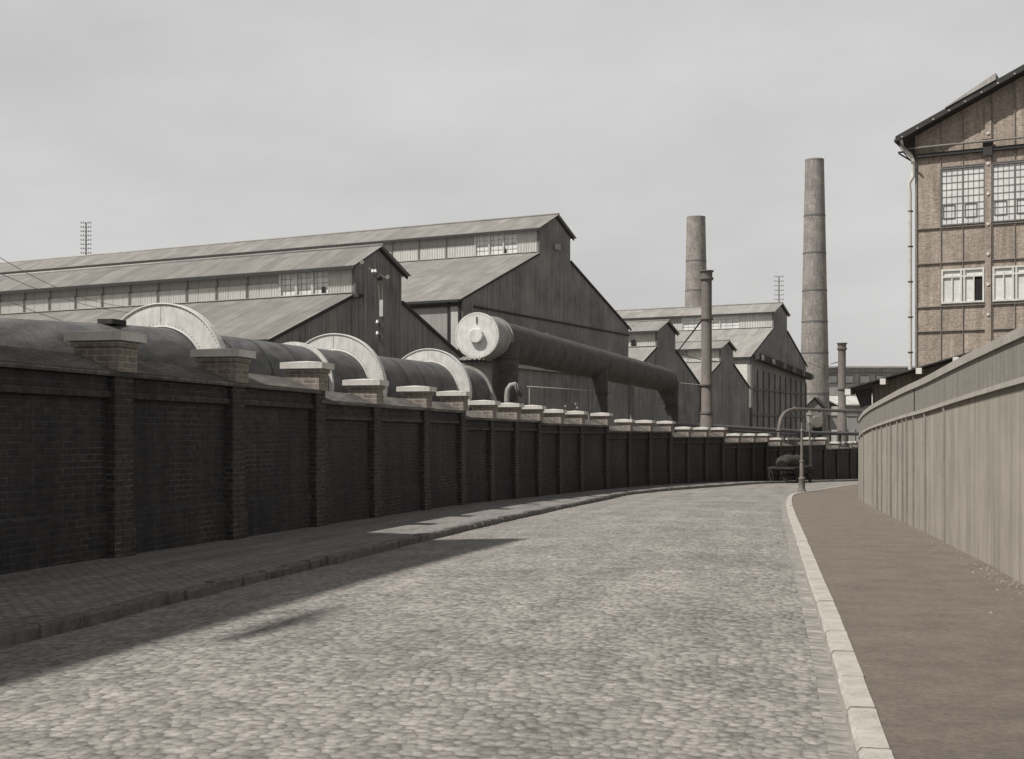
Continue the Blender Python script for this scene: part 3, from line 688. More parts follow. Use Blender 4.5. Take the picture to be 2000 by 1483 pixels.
# low lean-to below the white disc
ln = thing('lean_to', 'low grey lean-to with a scalloped iron roof edge under the white disc end', 'lean-to', (at(895, 850, 58).x, 58, gz(58)))
a, b = at(893, 702, 57), at(1012, 702, 57)
m = MB(); corrugated(m, a + Vector((0, 0, 0)), b, b + Vector((1.2, 3.2, .55)), a + Vector((1.2, 3.2, .55)), .2, .035, (0, -.2, 1)); m.build('roof', 'roof_sheet', ln)
m = MB(); m.bar(a + Vector((0, .08, -.09)), b + Vector((0, .08, -.09)), .06, .12); m.build('fascia', 'dark_trim', ln)
m = MB(); a2, b2 = a + Vector((.1, .5, 0)), b + Vector((-.1, .5, 0)); m.prism([(a2.x, 57.5, gz(58) - .3), (b2.x, 57.5, gz(58) - .3), (b2.x, 60.2, gz(58) - .3), (a2.x, 60.2, gz(58) - .3)], [(a2.x, 57.5, a.z - .02), (b2.x, 57.5, a.z - .02), (b2.x, 60.2, a.z + .3), (a2.x, 60.2, a.z + .3)]); m.build('wall', 'grey_sheet', ln)

# ------------------------------------------------------------------ brick chimneys and iron stacks
def chimney(name, label, px, ybot, ytop, wtop, wbot, Y, mat='chimney_brick'):
    X = (px - 1000) / F * Y; zt = (HZ - ytop) / F * Y; zb_ = (HZ - ybot) / F * Y; rt, rb = wtop * Y / F / 2, wbot * Y / F / 2
    g = gz(Y) - .5; slope = (rb - rt) / (zb_ - zt)
    root = thing(name, label, 'chimney', (X, Y, g)); m = MB(); n = 40; lv = 16; pr = []
    for q in range(lv + 1): z = g + (zt - .2 - g) * q / lv; pr.append((rt + slope * (z - zt), z))
    m.tube([(X, Y, z) for r, z in pr], [r for r, z in pr], n, caps=True); m.build('shaft', mat, root)
    m = MB(); m.tube([(X, Y, zt - .2), (X, Y, zt), (X, Y, zt), (X, Y, zt - .8)], [rt + .03, rt + .03, rt - .35, rt - .35], n, caps=False); m.build('rim', mat, root)
    hb = []
    for q in (0.18, 0.3, 0.42, 0.52, 0.62, 0.75):
        z = zt - (zt - g) * q; r = rt + slope * (z - zt); m = MB(); m.tube([(X, Y, z - .12), (X, Y, z + .12)], [r + .045, r + .045], n); m.build('iron_band', 'post_paint', root)
    return root
chimney('brick_chimney', 'tallest round brick chimney, tapering and banded, right of the far sheds', 1591, 793, 312, 36, 57, 187)
chimney('brick_chimney', 'shorter round brick chimney rising behind the roof of the farthest shed', 1359.5, 599, 424, 36, 43.5, 262)
def stack(label, X, Y, zt, r, rf_, flanges, base=None):
    g = gz(Y); root = thing('iron_stack', label, 'stack', (X, Y, g)); m = MB()
    pts = [((X, Y, g), base or r * 1.7), ((X, Y, g + .6), base or r * 1.7), ((X, Y, flanges[-1]), r * 1.12), ((X, Y, flanges[-1] + .05), r), ((X, Y, zt - .6), r)]
    m.tube([p for p, _ in pts], [q for _, q in pts], 28); m.build('shaft', 'stack_iron', root)
    m = MB(); m.tube([(X, Y, zt - .62), (X, Y, zt - .55), (X, Y, zt - .42), (X, Y, zt - .4), (X, Y, zt - .08), (X, Y, zt - .06), (X, Y, zt)], [r + .02, r + .1, r + .1, r + .02, rf_ - .04, rf_ + .04, rf_ + .04], 28); m.build('flared_top', 'stack_iron', root)
    for z in flanges:
        m = MB(); m.tube([(X, Y, z - .05), (X, Y, z + .05)], r + .09, 28); m.build('flange', 'stack_iron', root)
    return root
Ys = 82.0; s_ = Ys / F
st1 = stack('slim iron stack with a flared top standing before the small sheds', 380 * s_, Ys, 321 * s_, 10.3 * s_, 13 * s_, [(850 - 623) * s_, (850 - 752) * s_, (850 - 807) * s_], base=17 * s_)
a_, b_ = at(1369, 628, 82), at(1324, 686, 112)
m = MB(); m.tube([a_, b_], .05, 8); m.tube([at(1326, 690, 112), at(1369, 703, 82.2)], .03, 6); m.tube([at(1391, 705, 82), at(1408, 707, 128)], .03, 6); m.build('stay_rod', 'dark_trim', st1)
Ys = 112.0; s_ = Ys / F
st2 = stack('thin iron stack with a flared top right of the tallest chimney', 644.5 * s_, Ys, 180 * s_, 7.4 * s_, 9.6 * s_, [(850 - 760) * s_, (850 - 800) * s_])
m = MB(); m.tube([at(1637, 707, 112), at(1622, 711, 186)], .04, 6); m.build('stay_rod', 'dark_trim', st2)

# ------------------------------------------------------------------ the big gas main behind the wall
def circ(n): return [2 * math.pi * q / n for q in range(n)]
def ring_disc(root, c, ax, r_in, r_out, th, mat='white_flange', rivets=True, name='compensator_ring'):
    c = Vector(c); ax = Vector(ax).normalized(); x = ax.cross(Vector((0, 0, 1))).normalized(); u = x.cross(ax); m = MB(); n = 96
    P = lambda a, r, o: c + x * math.cos(a) * r + u * math.sin(a) * r + ax * o
    A = circ(n)
    for q in range(n):
        a, b = A[q], A[(q + 1) % n] if q < n - 1 else 2 * math.pi
        m.face([P(a, r_out, -th), P(b, r_out, -th), P(b, r_in, -th), P(a, r_in, -th)])
        m.face([P(a, r_in, th), P(b, r_in, th), P(b, r_out, th), P(a, r_out, th)])
        m.face([P(b, r_out, -th), P(a, r_out, -th), P(a, r_out, th), P(b, r_out, th)], None, True)
        m.face([P(a, r_in, -th), P(b, r_in, -th), P(b, r_in, th), P(a, r_in, th)], None, True)
    if rivets:
        m.cur = 1
        def riv(a, r, s=.013):
            p = P(a, r, -th); t, v = x * s, u * s; d = -ax * s * .9
            for e, f_ in ((t, v), (v, -t), (-t, -v), (-v, t)): m.face([p + e, p + d, p + f_])
        for rr, nn in ((r_out - .06, 110), (r_in + .07, 76)):
            for q in range(nn): riv(2 * math.pi * q / nn, rr)
        for q in range(9): riv(math.pi / 2, r_in + .12 + (r_out - r_in - .2) * q / 8, .013)
        m.cur = 0
        for rr in (r_out - .02, r_in + .015):
            m.tube([P(a, rr, -th - .012) for a in circ(n)] + [P(0, rr, -th - .012)], .018, 6, caps=False)
    return m.build(name, mat, root, mat2='rust_pipe')
gm = thing('gas_main', 'huge dark riveted gas pipe with pale ring flanges running behind the brick wall', 'pipeline', (-7.48, 28, gz(28)))
ctr = [Vector((-28, 14.6, 1.2)), Vector((-21.5, 17.6, 1.2)), Vector((-16.5, 20.3, 1.2)), Vector((-12.6, 22.7, 1.2)), Vector((-9.7, 25.2, 1.22)), Vector((-8.25, 26.8, 1.25)), Vector((-7.48, 28, 1.27)), Vector((-5.69, 34, 1.3)), Vector((-4.95, 36.5, 1.32)), Vector((-2.83, 44.5, 1.45)), Vector((-1.75, 48.6, 1.45))]
m = MB(); m.tube(ctr, 1.03, 64); m.build('pipe_shell', 'pipe_iron', gm)
RR = [(6, 1.56), (8, 1.52), (9, 1.50)]
for i, ro in RR: ring_disc(gm, ctr[i], ctr[i + 1] - ctr[i], 1.035, ro, .10)
def collar(root, c, ax, r, th=.05, mat='white_flange'):
    c = Vector(c); ax = Vector(ax).normalized(); m = MB(); m.tube([c - ax * th, c + ax * th], r, 64); return m.build('collar', mat, root)
ax_ = (ctr[7] - ctr[6]).normalized()
ring_disc(gm, ctr[7], ax_, 1.035, 1.13, .05, name='collar', rivets=False)
ring_disc(gm, ctr[10] - (ctr[10] - ctr[9]).normalized() * .25, ctr[10] - ctr[9], 1.035, 1.14, .035, mat='sleeve_iron', name='collar', rivets=False)
m = MB()
for a, b in zip(ctr, ctr[1:]):
    l = (b - a).length; n = int(l / 1.5); ax = (b - a).normalized()
    for q in range(1, n): c = a.lerp(b, q / n); m = MB(); m.tube([c - ax * .035, c + ax * .035], 1.042, 48, caps=False); m.build('lap_seam', 'pipe_iron', gm)
m = MB()
for t in (.35, .68):
    for i in (2, 4, 6, 9):
        c = ctr[i].lerp(ctr[i + 1], t) if i + 1 < len(ctr) else ctr[i]; g = gz(c.y)
        m.box((c.x, c.y, (g + c.z - .8) / 2), (1.7, .4, c.z - .8 - g), (ctr[i + 1] - ctr[i]).cross(Vector((0, 0, 1))).normalized())
m.build('saddle_support', 'far_brick', gm)
hp = Vector((-8.35, 26.7, 2.3)); m = MB(); m.box(hp + Vector((0.2, -.1, 0.0)), (.5, .35, .10), ax_); m.build('hatch', 'dark_trim', gm)
hp = ctr[8] - ax_ * 1.6 + Vector((-.1, 0, 1.0)); m = MB(); m.box(hp, (.45, .3, .12), ax_); m.build('hatch', 'dark_trim', gm)

# raised pipe with white disc end
rp = thing('raised_pipe', 'raised rusty pipe with a white disc end, sloping away past the big gable', 'pipe', (-1.28, 48, gz(48)))
A = Vector((-1.28, 48, 3.67)); E_ = Vector((9.85, 84, 3.55)); ax = (E_ - A).normalized()
el = [E_ + ax * d + Vector((0, 0, z)) for d, z in ((0.35, -.05), (.65, -.25), (.85, -.55), (.9, -1.0))]
m = MB(); m.tube([A + ax * 1.9, A.lerp(E_, .35), A.lerp(E_, .7), E_] + el, [.755, .755, .76, .76, .76, .75, .72, .68], 48); m.build('pipe_shell', 'rust_pipe', rp)
m = MB(); m.tube([A + ax * .06, A + ax * 1.75], .80, 48); m.build('sleeve', 'sleeve_iron', rp)
for d, r in ((1.25, .825), (1.78, .85)):
    collar(rp, A + ax * d, ax, r, .03, 'sleeve_iron')
m = MB(); m.tube([A - ax * .05, A + ax * .05], .845, 72); xr_ = ax.cross(Vector((0, 0, 1))).normalized(); m.cur = 1
for q in range(48):
    a = 2 * math.pi * q / 48; p = A - ax * .06 + xr_ * math.cos(a) * .79 + Vector((0, 0, 1)) * math.sin(a) * .79; m.box(p, (.017, .017, .017), ax)
dsc = m.build('end_disc', 'white_flange', rp, mat2='rust_pipe'); WL[dsc.name] = wloc(rp)
m = MB(); hc = A - ax * .05 + Vector((0, 0, -.03)); m.tube([hc, hc - ax * .15, hc - ax * .17], [.28, .28, .25], 12, smooth=False); m.build('hub', 'white_flange', dsc)
m = MB(); m.bar(A - ax * .07 + Vector((0, 0, .42)), A - ax * .07 + Vector((0, 0, .68)), .03); m.build('slot_mark', 'dark_trim', dsc)
for q in range(1, 9):
    c = A.lerp(E_, q / 8.6 + .03); collar(rp, c, ax, .772, .02, 'rust_pipe')
m = MB()
for q in range(14):
    c = A.lerp(E_, .12 + q * .06) + Vector((random.uniform(-.1, .15), 0, .755)); m.box(c, (random.uniform(.12, .3), .1, .035), ax)
m.build('top_bracket', 'sleeve_iron', rp)
def hopper(px, Y, wt, wb, zt, ybot):
    s_ = Y / F; c = Vector(((px - 1000) * s_, Y, zt)); g = gz(Y); zb_ = (HZ - ybot) * s_; m = MB()
    xr = c.x + wt / 2; m.tube([c, (xr - wb / 2 - .02, Y, zb_), (xr - wb / 2, Y, g - .1)], [wt / 2, wb / 2, wb / 2], 24)
    o = m.build('hopper_leg', 'rust_pipe', rp)
    m = MB(); zz = zb_ + (zt - zb_) * .45; m.tube([(c.x + .15, Y, zz - .03), (c.x + .15, Y, zz + .03)], wt * .40, 24); m.build('leg_band', 'rust_pipe', rp)
hopper(1170, 64.8, .9, .32, 3.2, 805)
hopper(1304, 84.5, 1.42, .5, 3.0, 824)
# downcomer joining the gas main to the raised pipe
dc = thing('downcomer', 'thick dark vertical pipe joining the gas main to the raised pipe', 'pipe', (-.8, 49.2, gz(49)))
m = MB(); m.tube([(-.27, 49.8, 3.5), (-.27, 49.8, 2.3), (-.27, 49.8, gz(49.6))], [.56, .5, .5], 32); m.build('pipe_shell', 'rust_pipe', dc)
m = MB(); m.tube([(-.27, 49.8, 2.9), (-.27, 49.8, 2.98)], .6, 32); m.build('flange', 'rust_pipe', dc)
# small bent valve pipe with its round cover
vp = thing('valve_elbow', 'small bent pipe with a tilted round cover beside the downcomer', 'valve', (at(998, 850, 46).x, 46, gz(46)))
c1 = at(993, 768, 46); m = MB()
m.tube([c1 + Vector((-.05, 0, -3)), c1 + Vector((-.05, 0, -.1)), c1 + Vector((-.02, 0, .12)), c1 + Vector((.08, 0, .27)), c1 + Vector((.22, 0, .3)), c1 + Vector((.33, 0, .2))], .10, 16); m.build('bent_pipe', 'sleeve_iron', vp)
dcn = c1 + Vector((.36, 0, .1)); axd = Vector((.75, -.35, .35)).normalized()
m = MB(); m.tube([dcn, dcn + axd * .06], .27, 28); m.tube([dcn + axd * .06, dcn + axd * .1], .2, 24); m.build('round_cover', 'pipe_iron', vp)
# thin vent pipe
vt = thing('vent_pipe', 'thin pale standpipe with a bent top between the two hopper legs', 'pipe', (at(1235, 850, 72).x, 72, gz(72)))
q0 = at(1234, 752, 72); m = MB(); m.tube([q0 + Vector((-.35, .3, .1)), q0 + Vector((-.12, .1, .08)), q0 + Vector((0, 0, -.02)), q0 + Vector((.02, 0, -.25)), (q0.x + .02, 72, gz(72))], .115, 16); m.build('pipe_shell', 'post_iron', vt)
for dz in (-.45, -.62): m = MB(); m.tube([q0 + Vector((.02, 0, dz)), q0 + Vector((.02, 0, dz + .07))], .17, 16); m.build('collar', 'post_iron', vt)
# horizontal thin rail and its posts
hr = thing('pipe_rail', 'thin white rail pipe on slim posts before the big gable', 'rail', (at(1030, 850, 62).x, 62, gz(62)))
m = MB(); m.tube([at(1030, 755, 62), at(1155, 763, 66)], .025, 6); m.build('rail', 'white_paint', hr)
for px_ in (1034, 1150): m = MB(); t_ = at(px_, 757, 62.5); m.tube([t_, (t_.x, t_.y, gz(62))], .03, 6); m.build('post', 'post_iron', hr)
tp = thing('insulator_post', 'short leaning post with a crossbar behind the wall piers', 'post', (at(1118, 850, 56).x, 56, gz(56)))
t1 = at(1119, 790, 56); m = MB(); m.tube([t1, (t1.x + .05, 56, gz(56))], .035, 8); m.tube([at(1096, 768, 56), at(1124, 797, 56)], .015, 6); m.build('post', 'post_iron', tp)
m = MB(); m.bar(at(1098, 791, 56), at(1130, 791, 56), .03); m.build('crossbar', 'post_iron', tp)
for px_, py_ in ((1104, 793), (1124, 789), (1127, 796)):
    t1 = at(px_, py_, 56); m = MB(); m.tube([t1 + Vector((0, 0, -.05)), t1 + Vector((0, 0, .05))], [.05, .035], 10); m.build('insulator', 'porcelain', tp)

# arched pipe crossing behind the far end of the wall
ap = thing('arched_pipe', 'iron pipe bending up over the far wall end and running right', 'pipe', (18.4, 90, gz(90)))
pts = [Vector((18.4, 90, gz(90))), Vector((18.4, 90, .3)), at(1522, 832, 90.1), at(1525, 818, 90.3), at(1531, 808, 90.6), at(1540, 802, 91), at(1552, 799.5, 92), at(1600, 801, 97), at(1650, 803, 103), at(1700, 804, 109), at(1790, 806, 112)]
m = MB(); m.tube(pts, .125, 16); m.build('pipe_shell', 'stack_iron', ap)
for q in (1, 6, 7, 8): m = MB(); d_ = (pts[q + 1] - pts[q]).normalized(); m.tube([pts[q] - d_ * .04, pts[q] + d_ * .04], .19, 16); m.build('flange', 'stack_iron', ap)
lp = thing('ground_pipe', 'dark pipe lying low behind the far wall piers', 'pipe', (at(1290, 850, 80).x, 80, gz(80)))
m = MB(); m.tube([at(1290, 827, 80), at(1400, 834, 90), at(1530, 841, 101), at(1590, 846, 106), at(1700, 848, 112)], .15, 12); m.tube([at(1300, 833, 80.5), at(1450, 843, 96), at(1590, 852, 106)], .08, 8); m.build('pipe_shell', 'pipe_iron', lp)
for px_, Yq in ((1320, 83), (1370, 88), (1430, 93), (1490, 98), (1560, 104), (1640, 109)): t_ = at(px_, 843, Yq); m = MB(); m.box((t_.x, Yq, (t_.z + gz(Yq)) / 2), (.25, .2, t_.z - gz(Yq) + .1)); m.build('trestle', 'dark_trim', lp)
# pump house with tank, far end
ph = thing('pump_house', 'tiny gabled hut below the tallest chimney seen past the arched pipe', 'hut', (at(1590, 850, 116).x, 116, gz(116)))
c = at(1590, 795, 116); g = gz(116); hw = .72
m = MB(); prof = [(-hw, g), (hw, g), (hw, c.z), (0, c.z + .72), (-hw, c.z)]
m.prism([(c.x + x, 116, z) for x, z in prof], [(c.x + x + .8, 118, z) for x, z in prof]); m.build('wall', 'far_brick', ph)
m = MB()
for sd in (-1, 1): m.prism([(c.x + sd * (hw + .15), 115.8, c.z - .1), (c.x, 115.8, c.z + .78), (c.x, 115.8, c.z + .88), (c.x + sd * (hw + .15), 115.8, c.z)], [(c.x + sd * (hw + .15) + .9, 118.2, c.z - .1), (c.x + .9, 118.2, c.z + .78), (c.x + .9, 118.2, c.z + .88), (c.x + sd * (hw + .15) + .9, 118.2, c.z)])
m.build('roof', 'dark_trim', ph)
tk = thing('round_tank', 'round iron tank lying in front of the tiny hut', 'tank', (at(1595, 850, 112).x, 112, gz(112)))
c = at(1595, 824, 112); m = MB(); m.tube([c + Vector((-.2, -.75, 0)), c + Vector((-.2, -.7, 0)), c + Vector((.3, .9, 0)), c + Vector((.3, .95, 0))], [.4, .54, .54, .4], 28); m.build('drum', 'post_iron', tk)
m = MB(); m.box((c.x, 112, (c.z - .45 + gz(112)) / 2), (.8, .8, c.z - .45 - gz(112))); m.build('stand', 'dark_trim', tk)
for px_, lab in ((1628, 'grey iron bin on legs between the tiny hut and the thin stack'), (1662, 'grey iron bin on legs right of the thin stack')):
    fb = thing('iron_bin', lab, 'bin', (at(px_, 850, 118).x, 118, gz(118))); c = at(px_, 826, 118)
    m = MB(); m.box((c.x, 118, c.z), (.85, .8, 1.25)); m.box((c.x, 118, c.z + .68), (1.0, .95, .1)); m.build('hopper', 'grey_sheet', fb)
    for dx in (-.35, .35): m = MB(); m.bar((c.x + dx, 117.7, c.z - .6), (c.x + dx, 117.7, gz(118)), .08); m.build('leg', 'dark_trim', fb)

# ------------------------------------------------------------------ far low workshop
fw = thing('workshop', 'long low flat roofed workshop far behind the thin iron stack', 'building', (30, 215, gz(215)))
xa, xb = (1607 - 1000) / F * 215, (1990 - 1000) / F * 215
zt_ = (850 - 719) * 215 / F
m = MB(); m.box(((xa + xb) / 2, 219, (zt_ + gz(215)) / 2), (xb - xa, 8, zt_ - gz(215))); m.build('wall', 'far_brick', fw)
m = MB(); m.box(((xa + xb) / 2, 218.6, zt_ + .12), (xb - xa + .6, 9.4, .24)); m.build('roof_slab', 'roof_sheet', fw)
m = MB()
for yy in (729, 752): m.box(((xa + xb) / 2, 214.95, (850 - yy) * 215 / F), (xb - xa, .12, .22))
m.build('band', 'post_paint', fw)
for q in range(12):
    xx = xa + 1.5 + q * 2.7; zz = (850 - 741) * 215 / F; f1 = MB(); f1.box((xx, 214.94, zz), (1.7, .1, 1.3)); fo = f1.build('window', 'post_paint', fw); WL[fo.name] = wloc(fw)
    f1 = MB(); f1.box((xx, 214.88, zz), (1.45, .06, 1.05)); f1.build('pane', 'pane', fo)
m = MB(); m.prism([(xa, 205, (850 - 789) * 205 / F), (xb, 205, (850 - 789) * 205 / F), (xb, 214.9, (850 - 772) * 210 / F), (xa, 214.9, (850 - 772) * 210 / F)], [(xa, 205, (850 - 792) * 205 / F), (xb, 205, (850 - 792) * 205 / F), (xb, 214.9, (850 - 775) * 210 / F), (xa, 214.9, (850 - 775) * 210 / F)]); m.build('porch_roof', 'pale_sheet', fw)
m = MB(); m.box(((xa + xb) / 2, 208, ((850 - 793) * 205 / F + gz(205)) / 2), (xb - xa - .4, 4, (850 - 793) * 205 / F - gz(205))); m.build('porch_wall', 'grey_sheet', fw)

# ------------------------------------------------------------------ tall brick building at the right
FD = Vector((0.883, -0.469, 0)); C0 = Vector((18.54, 60, 0)); gb = gz(60)
tb = thing('brick_building', 'tall iron framed brick building with grid windows at the right edge', 'building', (C0.x, C0.y, gb))
Pb = lambda t, o, z: C0 + FD * t + SN * o + Vector((0, 0, z))          # o > 0 comes towards the street
SL = .466; ze_ = 13.75; WB = 16.0; D = 26
prof = [(0, gb - .5), (WB, gb - .5), (WB, ze_ - .01), (WB / 2, ze_ - .01 + SL * WB / 2), (0, ze_ - .01)]
m = MB(); m.prism([Pb(t, 0, z) for t, z in prof], [Pb(t, -D, z) for t, z in prof]); m.build('wall', 'pale_brick', tb)
m = MB(); ov = .75
for sd in (0, 1):
    t0, t1 = (-ov, WB / 2) if sd == 0 else (WB + ov, WB / 2); za, zz = ze_ - ov * SL, ze_ + SL * WB / 2
    m.prism([Pb(t0, .75, za + .0), Pb(t1, .75, zz + .0), Pb(t1, .75, zz + .26), Pb(t0, .75, za + .26)], [Pb(t0, -D, za + .0), Pb(t1, -D, zz + .0), Pb(t1, -D, zz + .26), Pb(t0, -D, za + .26)])
m.build('roof', 'dark_trim', tb)
m = MB(); ta, tb_ = 1.45, 3.6
m.prism([Pb(ta, .8, ze_ + ta * SL + .265), Pb(tb_, .8, ze_ + tb_ * SL + .265), Pb(tb_, .8, ze_ + tb_ * SL + .56), Pb(ta, .8, ze_ + ta * SL + .30)], [Pb(ta, -D + 1, ze_ + ta * SL + .265), Pb(tb_, -D + 1, ze_ + tb_ * SL + .265), Pb(tb_, -D + 1, ze_ + tb_ * SL + .72), Pb(ta, -D + 1, ze_ + ta * SL + .30)]); m.build('roof_vent', 'roof_sheet', tb)
for q in range(13):
    t = -.45 + q * .69; m = MB(); m.box(Pb(t, .775, ze_ + t * SL + .06), (.08, .03, .07), FD, None, (0, 0, 1)); m.build('purlin_end', 'fence_cap', tb)
XT = lambda px: (lambda r: (18.54 - r * 60) / (-.469 * r - .883))((px - 1000) / F)      # plate column -> distance along the front
def ZT(px, py): t = XT(px); return (HZ - py) / F * (60 - .469 * t)
frm = MB()
def vbar(px, za, zb__, wd=.07, o=.03): frm.box(Pb(XT(px), o, (za + zb__) / 2), (wd, .06, zb__ - za), FD)
def hbar(zz, ta=0, tb2=WB, ht=.04, o=.045): frm.box(Pb((ta + tb2) / 2, o, zz), (tb2 - ta, .07, ht), FD)
T1, T2, T3, T4 = XT(1838), XT(1881), XT(1923), XT(1938); bay = T4 - T1
for kx in range(6):
    o_ = kx * bay
    for t, wd in ((T1 + o_, .04), (T2 + o_, .03)):
        zr_ = ze_ + SL * min(t, WB - t) - .02
        if t < WB: frm.box(Pb(t, .03, (gb + zr_) / 2), (wd, .06, zr_ - gb), FD)
frm.box(Pb(.04, .035, (gb + ze_) / 2), (.09, .07, ze_ - gb), FD)
z_w1t, z_w1b = ZT(1838, 331), ZT(1838, 441); z_w2t, z_w2b = ZT(1838, 527), ZT(1838, 597)
for zz in (ZT(1788, 449), ZT(1836, 515) + .02, ZT(1836, 599), ZT(1836, 647)): hbar(zz)
hbar(z_w1t + .08, T1, WB)
frm.build('iron_frame', 'post_iron', tb)
m = MB(); m.box(Pb(WB / 2, .10, ZT(1794, 306)), (WB, .2, .16), FD); m.build('dark_beam', 'dark_trim', tb)
m = MB(); m.tube([Pb(-.35, .35, ZT(1794, 292)), Pb(WB, .35, ZT(1794, 292))], .05, 8); m.build('crane_rail', 'post_iron', tb)
for kx in range(5):
    o_ = T3 + kx * bay; tw = T4 - T3; zr_ = ze_ + SL * min(o_, WB - o_) - .45
    m = MB(); m.box(Pb(o_ + tw / 2, .06, (gb + zr_) / 2), (tw - .06, .1, zr_ - gb), FD); po = m.build('pilaster', 'pale_brick', tb); WL[po.name] = wloc(tb)
    m = MB()
    for q in range(9): m.tube([Pb(o_ + tw / 2, .1, z_w1t + 1.4 - q * 1.35), Pb(o_ + tw / 2, .16, z_w1t + 1.4 - q * 1.35)], .07, 10)
    m.build('bolt_plate', 'cap_stone', po)
    m = MB(); m.box(Pb(o_ + tw / 2, .2, ZT(1794, 303)), (tw + .08, .12, .75), FD); m.build('beam_clamp', 'dark_trim', po)
for kx in range(6):
    a = T1 + kx * bay; b = a + (T3 - T1)
    if b > WB: break
    lo_, hi_ = z_w1b, z_w1t; hh = hi_ - lo_
    fr_ = MB()
    for t in (a, b): fr_.box(Pb(t, .05, (lo_ + hi_) / 2), (.06, .08, hh), FD)
    for z in (lo_, hi_): fr_.box(Pb((a + b) / 2, .052, z), (b - a, .08, .06), FD)
    fo = fr_.build('window', 'post_paint', tb); WL[fo.name] = wloc(tb)
    m = MB(); m.face([Pb(a, .012, lo_), Pb(b, .012, lo_), Pb(b, .012, hi_), Pb(a, .012, hi_)]); m.face([Pb(a, .018, lo_), Pb(b, .018, lo_), Pb(b, .018, lo_ + hh * .3), Pb(a, .018, lo_ + hh * .3)]); m.build('pane', 'bright_pane', fo)
    m = MB()
    for q in range(1, 8):
        t = a + (b - a) * q / 8
        m.box(Pb(t, .03, (lo_ + hi_) / 2), (.014 if q != 4 else .05, .02, hh), FD)
    for q in range(1, 8): z = lo_ + hh * q / 8; m.box(Pb((a + b) / 2, .034, z), (b - a, .02, .014), FD)
    for hx in (a + (b - a) * .19, a + (b - a) * .69):
        for dx in (-.25, .25): m.box(Pb(hx + dx, .045, lo_ + hh * .24), (.03, .03, hh * .24), FD)
        for dz in (.12, .36): m.box(Pb(hx, .047, lo_ + hh * dz), (.5, .03, .03), FD)
    m.build('glazing_bar', 'post_paint', fo)
    lo_, hi_ = z_w2b + .06, z_w2t; hh = hi_ - lo_
    fr_ = MB(); mid_ = (a + b) / 2
    for t in (a + .06, mid_ - .06, mid_ + .08, b - .04): fr_.box(Pb(t, .05, (lo_ + hi_) / 2), (.08, .08, hh), FD)
    for t in (a + (b - a) * .26, a + (b - a) * .76): fr_.box(Pb(t, .048, (lo_ + hi_ * 1) / 2 - .12), (.055, .07, hh - .28), FD)
    for z in (lo_ + .05, hi_ - .05, hi_ - .36): fr_.box(Pb((a + b) / 2, .054, z), (b - a - .04, .07, .08), FD)
    fo = fr_.build('window', 'white_paint', tb); WL[fo.name] = wloc(tb)
    m = MB(); m.face([Pb(a + .05, .012, lo_), Pb(b - .05, .012, lo_), Pb(b - .05, .012, hi_), Pb(a + .05, .012, hi_)]); m.build('pane', 'bright_pane', fo)
    if kx == 0:
        m = MB(); m.face([Pb(a + (b - a) * .77, .022, lo_ + .05), Pb(b - .08, .022, lo_ + .05), Pb(b - .08, .022, hi_ - .38), Pb(a + (b - a) * .77, .022, hi_ - .38)]); tag(m.build('open_casement', 'dark_void', fo), label='dark opening of the one open casement')
m = MB(); zt0 = ze_ - .1
m.tube([Pb(-.55, .55, ze_ - .22), Pb(-.5, .5, ze_ - .6), Pb(-.15, .2, ze_ - .95), Pb(-.08, .15, ze_ - 1.15), Pb(-.08, .15, ze_ - 1.9), Pb(-.25, .2, ze_ - 2.2), Pb(-.22, .15, ze_ - 2.6), Pb(-.2, .12, gb)], .085, 14); dp = m.build('downpipe', 'cap_stone', tb); WL[dp.name] = wloc(tb)
m = MB()
for q in range(6): z = ze_ - 3.5 - q * 1.62; m.tube([Pb(-.2, .12, z), Pb(-.2, .12, z + .06)], .12, 12)
m.build('pipe_clip', 'dark_trim', dp)
m = MB(); zz = ZT(1788, 296); m.bar(Pb(-.75, .15, zz), Pb(0, .15, zz), .07); m.bar(Pb(-.72, .15, zz - .05), Pb(0, .15, zz - .55), .07); m.bar(Pb(-.5, .15, zz - .02), Pb(-.25, .15, zz - .35), .05); m.build('wall_bracket', 'dark_trim', tb)
m = MB(); m.bar(Pb(-.7, .6, ze_ - .3), Pb(-.02, .6, ze_ - .95), .06); m.bar(Pb(-.75, .7, ze_ - .27), Pb(-.75, -D, ze_ - .27), .14, .12); m.build('gutter', 'dark_trim', tb)

# ------------------------------------------------------------------ low shed behind the fence
ls = thing('low_shed', 'low boarded shed with white rafter ends under its eaves behind the fence', 'shed', (12.2, 44.6, gz(45)))
Q0 = Vector((11.47, 45, 0)); Pl = lambda t, o, z: Q0 + FD * t + SN * o + Vector((0, 0, z)); sl = .28; z00 = 1.55; WL_ = 11.0
m = MB(); m.prism([Pl(0, 0, z00), Pl(WL_, 0, z00 + WL_ * sl), Pl(WL_, 0, z00 + WL_ * sl + .05), Pl(0, 0, z00 + .05)], [Pl(0, -9, z00), Pl(WL_, -9, z00 + WL_ * sl), Pl(WL_, -9, z00 + WL_ * sl + .05), Pl(0, -9, z00 + .05)]); m.build('roof', 'dark_trim', ls)
gl = gz(45); m = MB(); m.prism([Pl(.78, -.75, gl - .3), Pl(WL_ - .5, -.75, gl - .3), Pl(WL_ - .5, -.75, z00 + (WL_ - .5) * sl - .01), Pl(.78, -.75, z00 + .78 * sl - .01)], [Pl(.78, -8.6, gl - .3), Pl(WL_ - .5, -8.6, gl - .3), Pl(WL_ - .5, -8.6, z00 + (WL_ - .5) * sl - .01), Pl(.78, -8.6, z00 + .78 * sl - .01)]); m.build('wall', 'brown_board', ls)
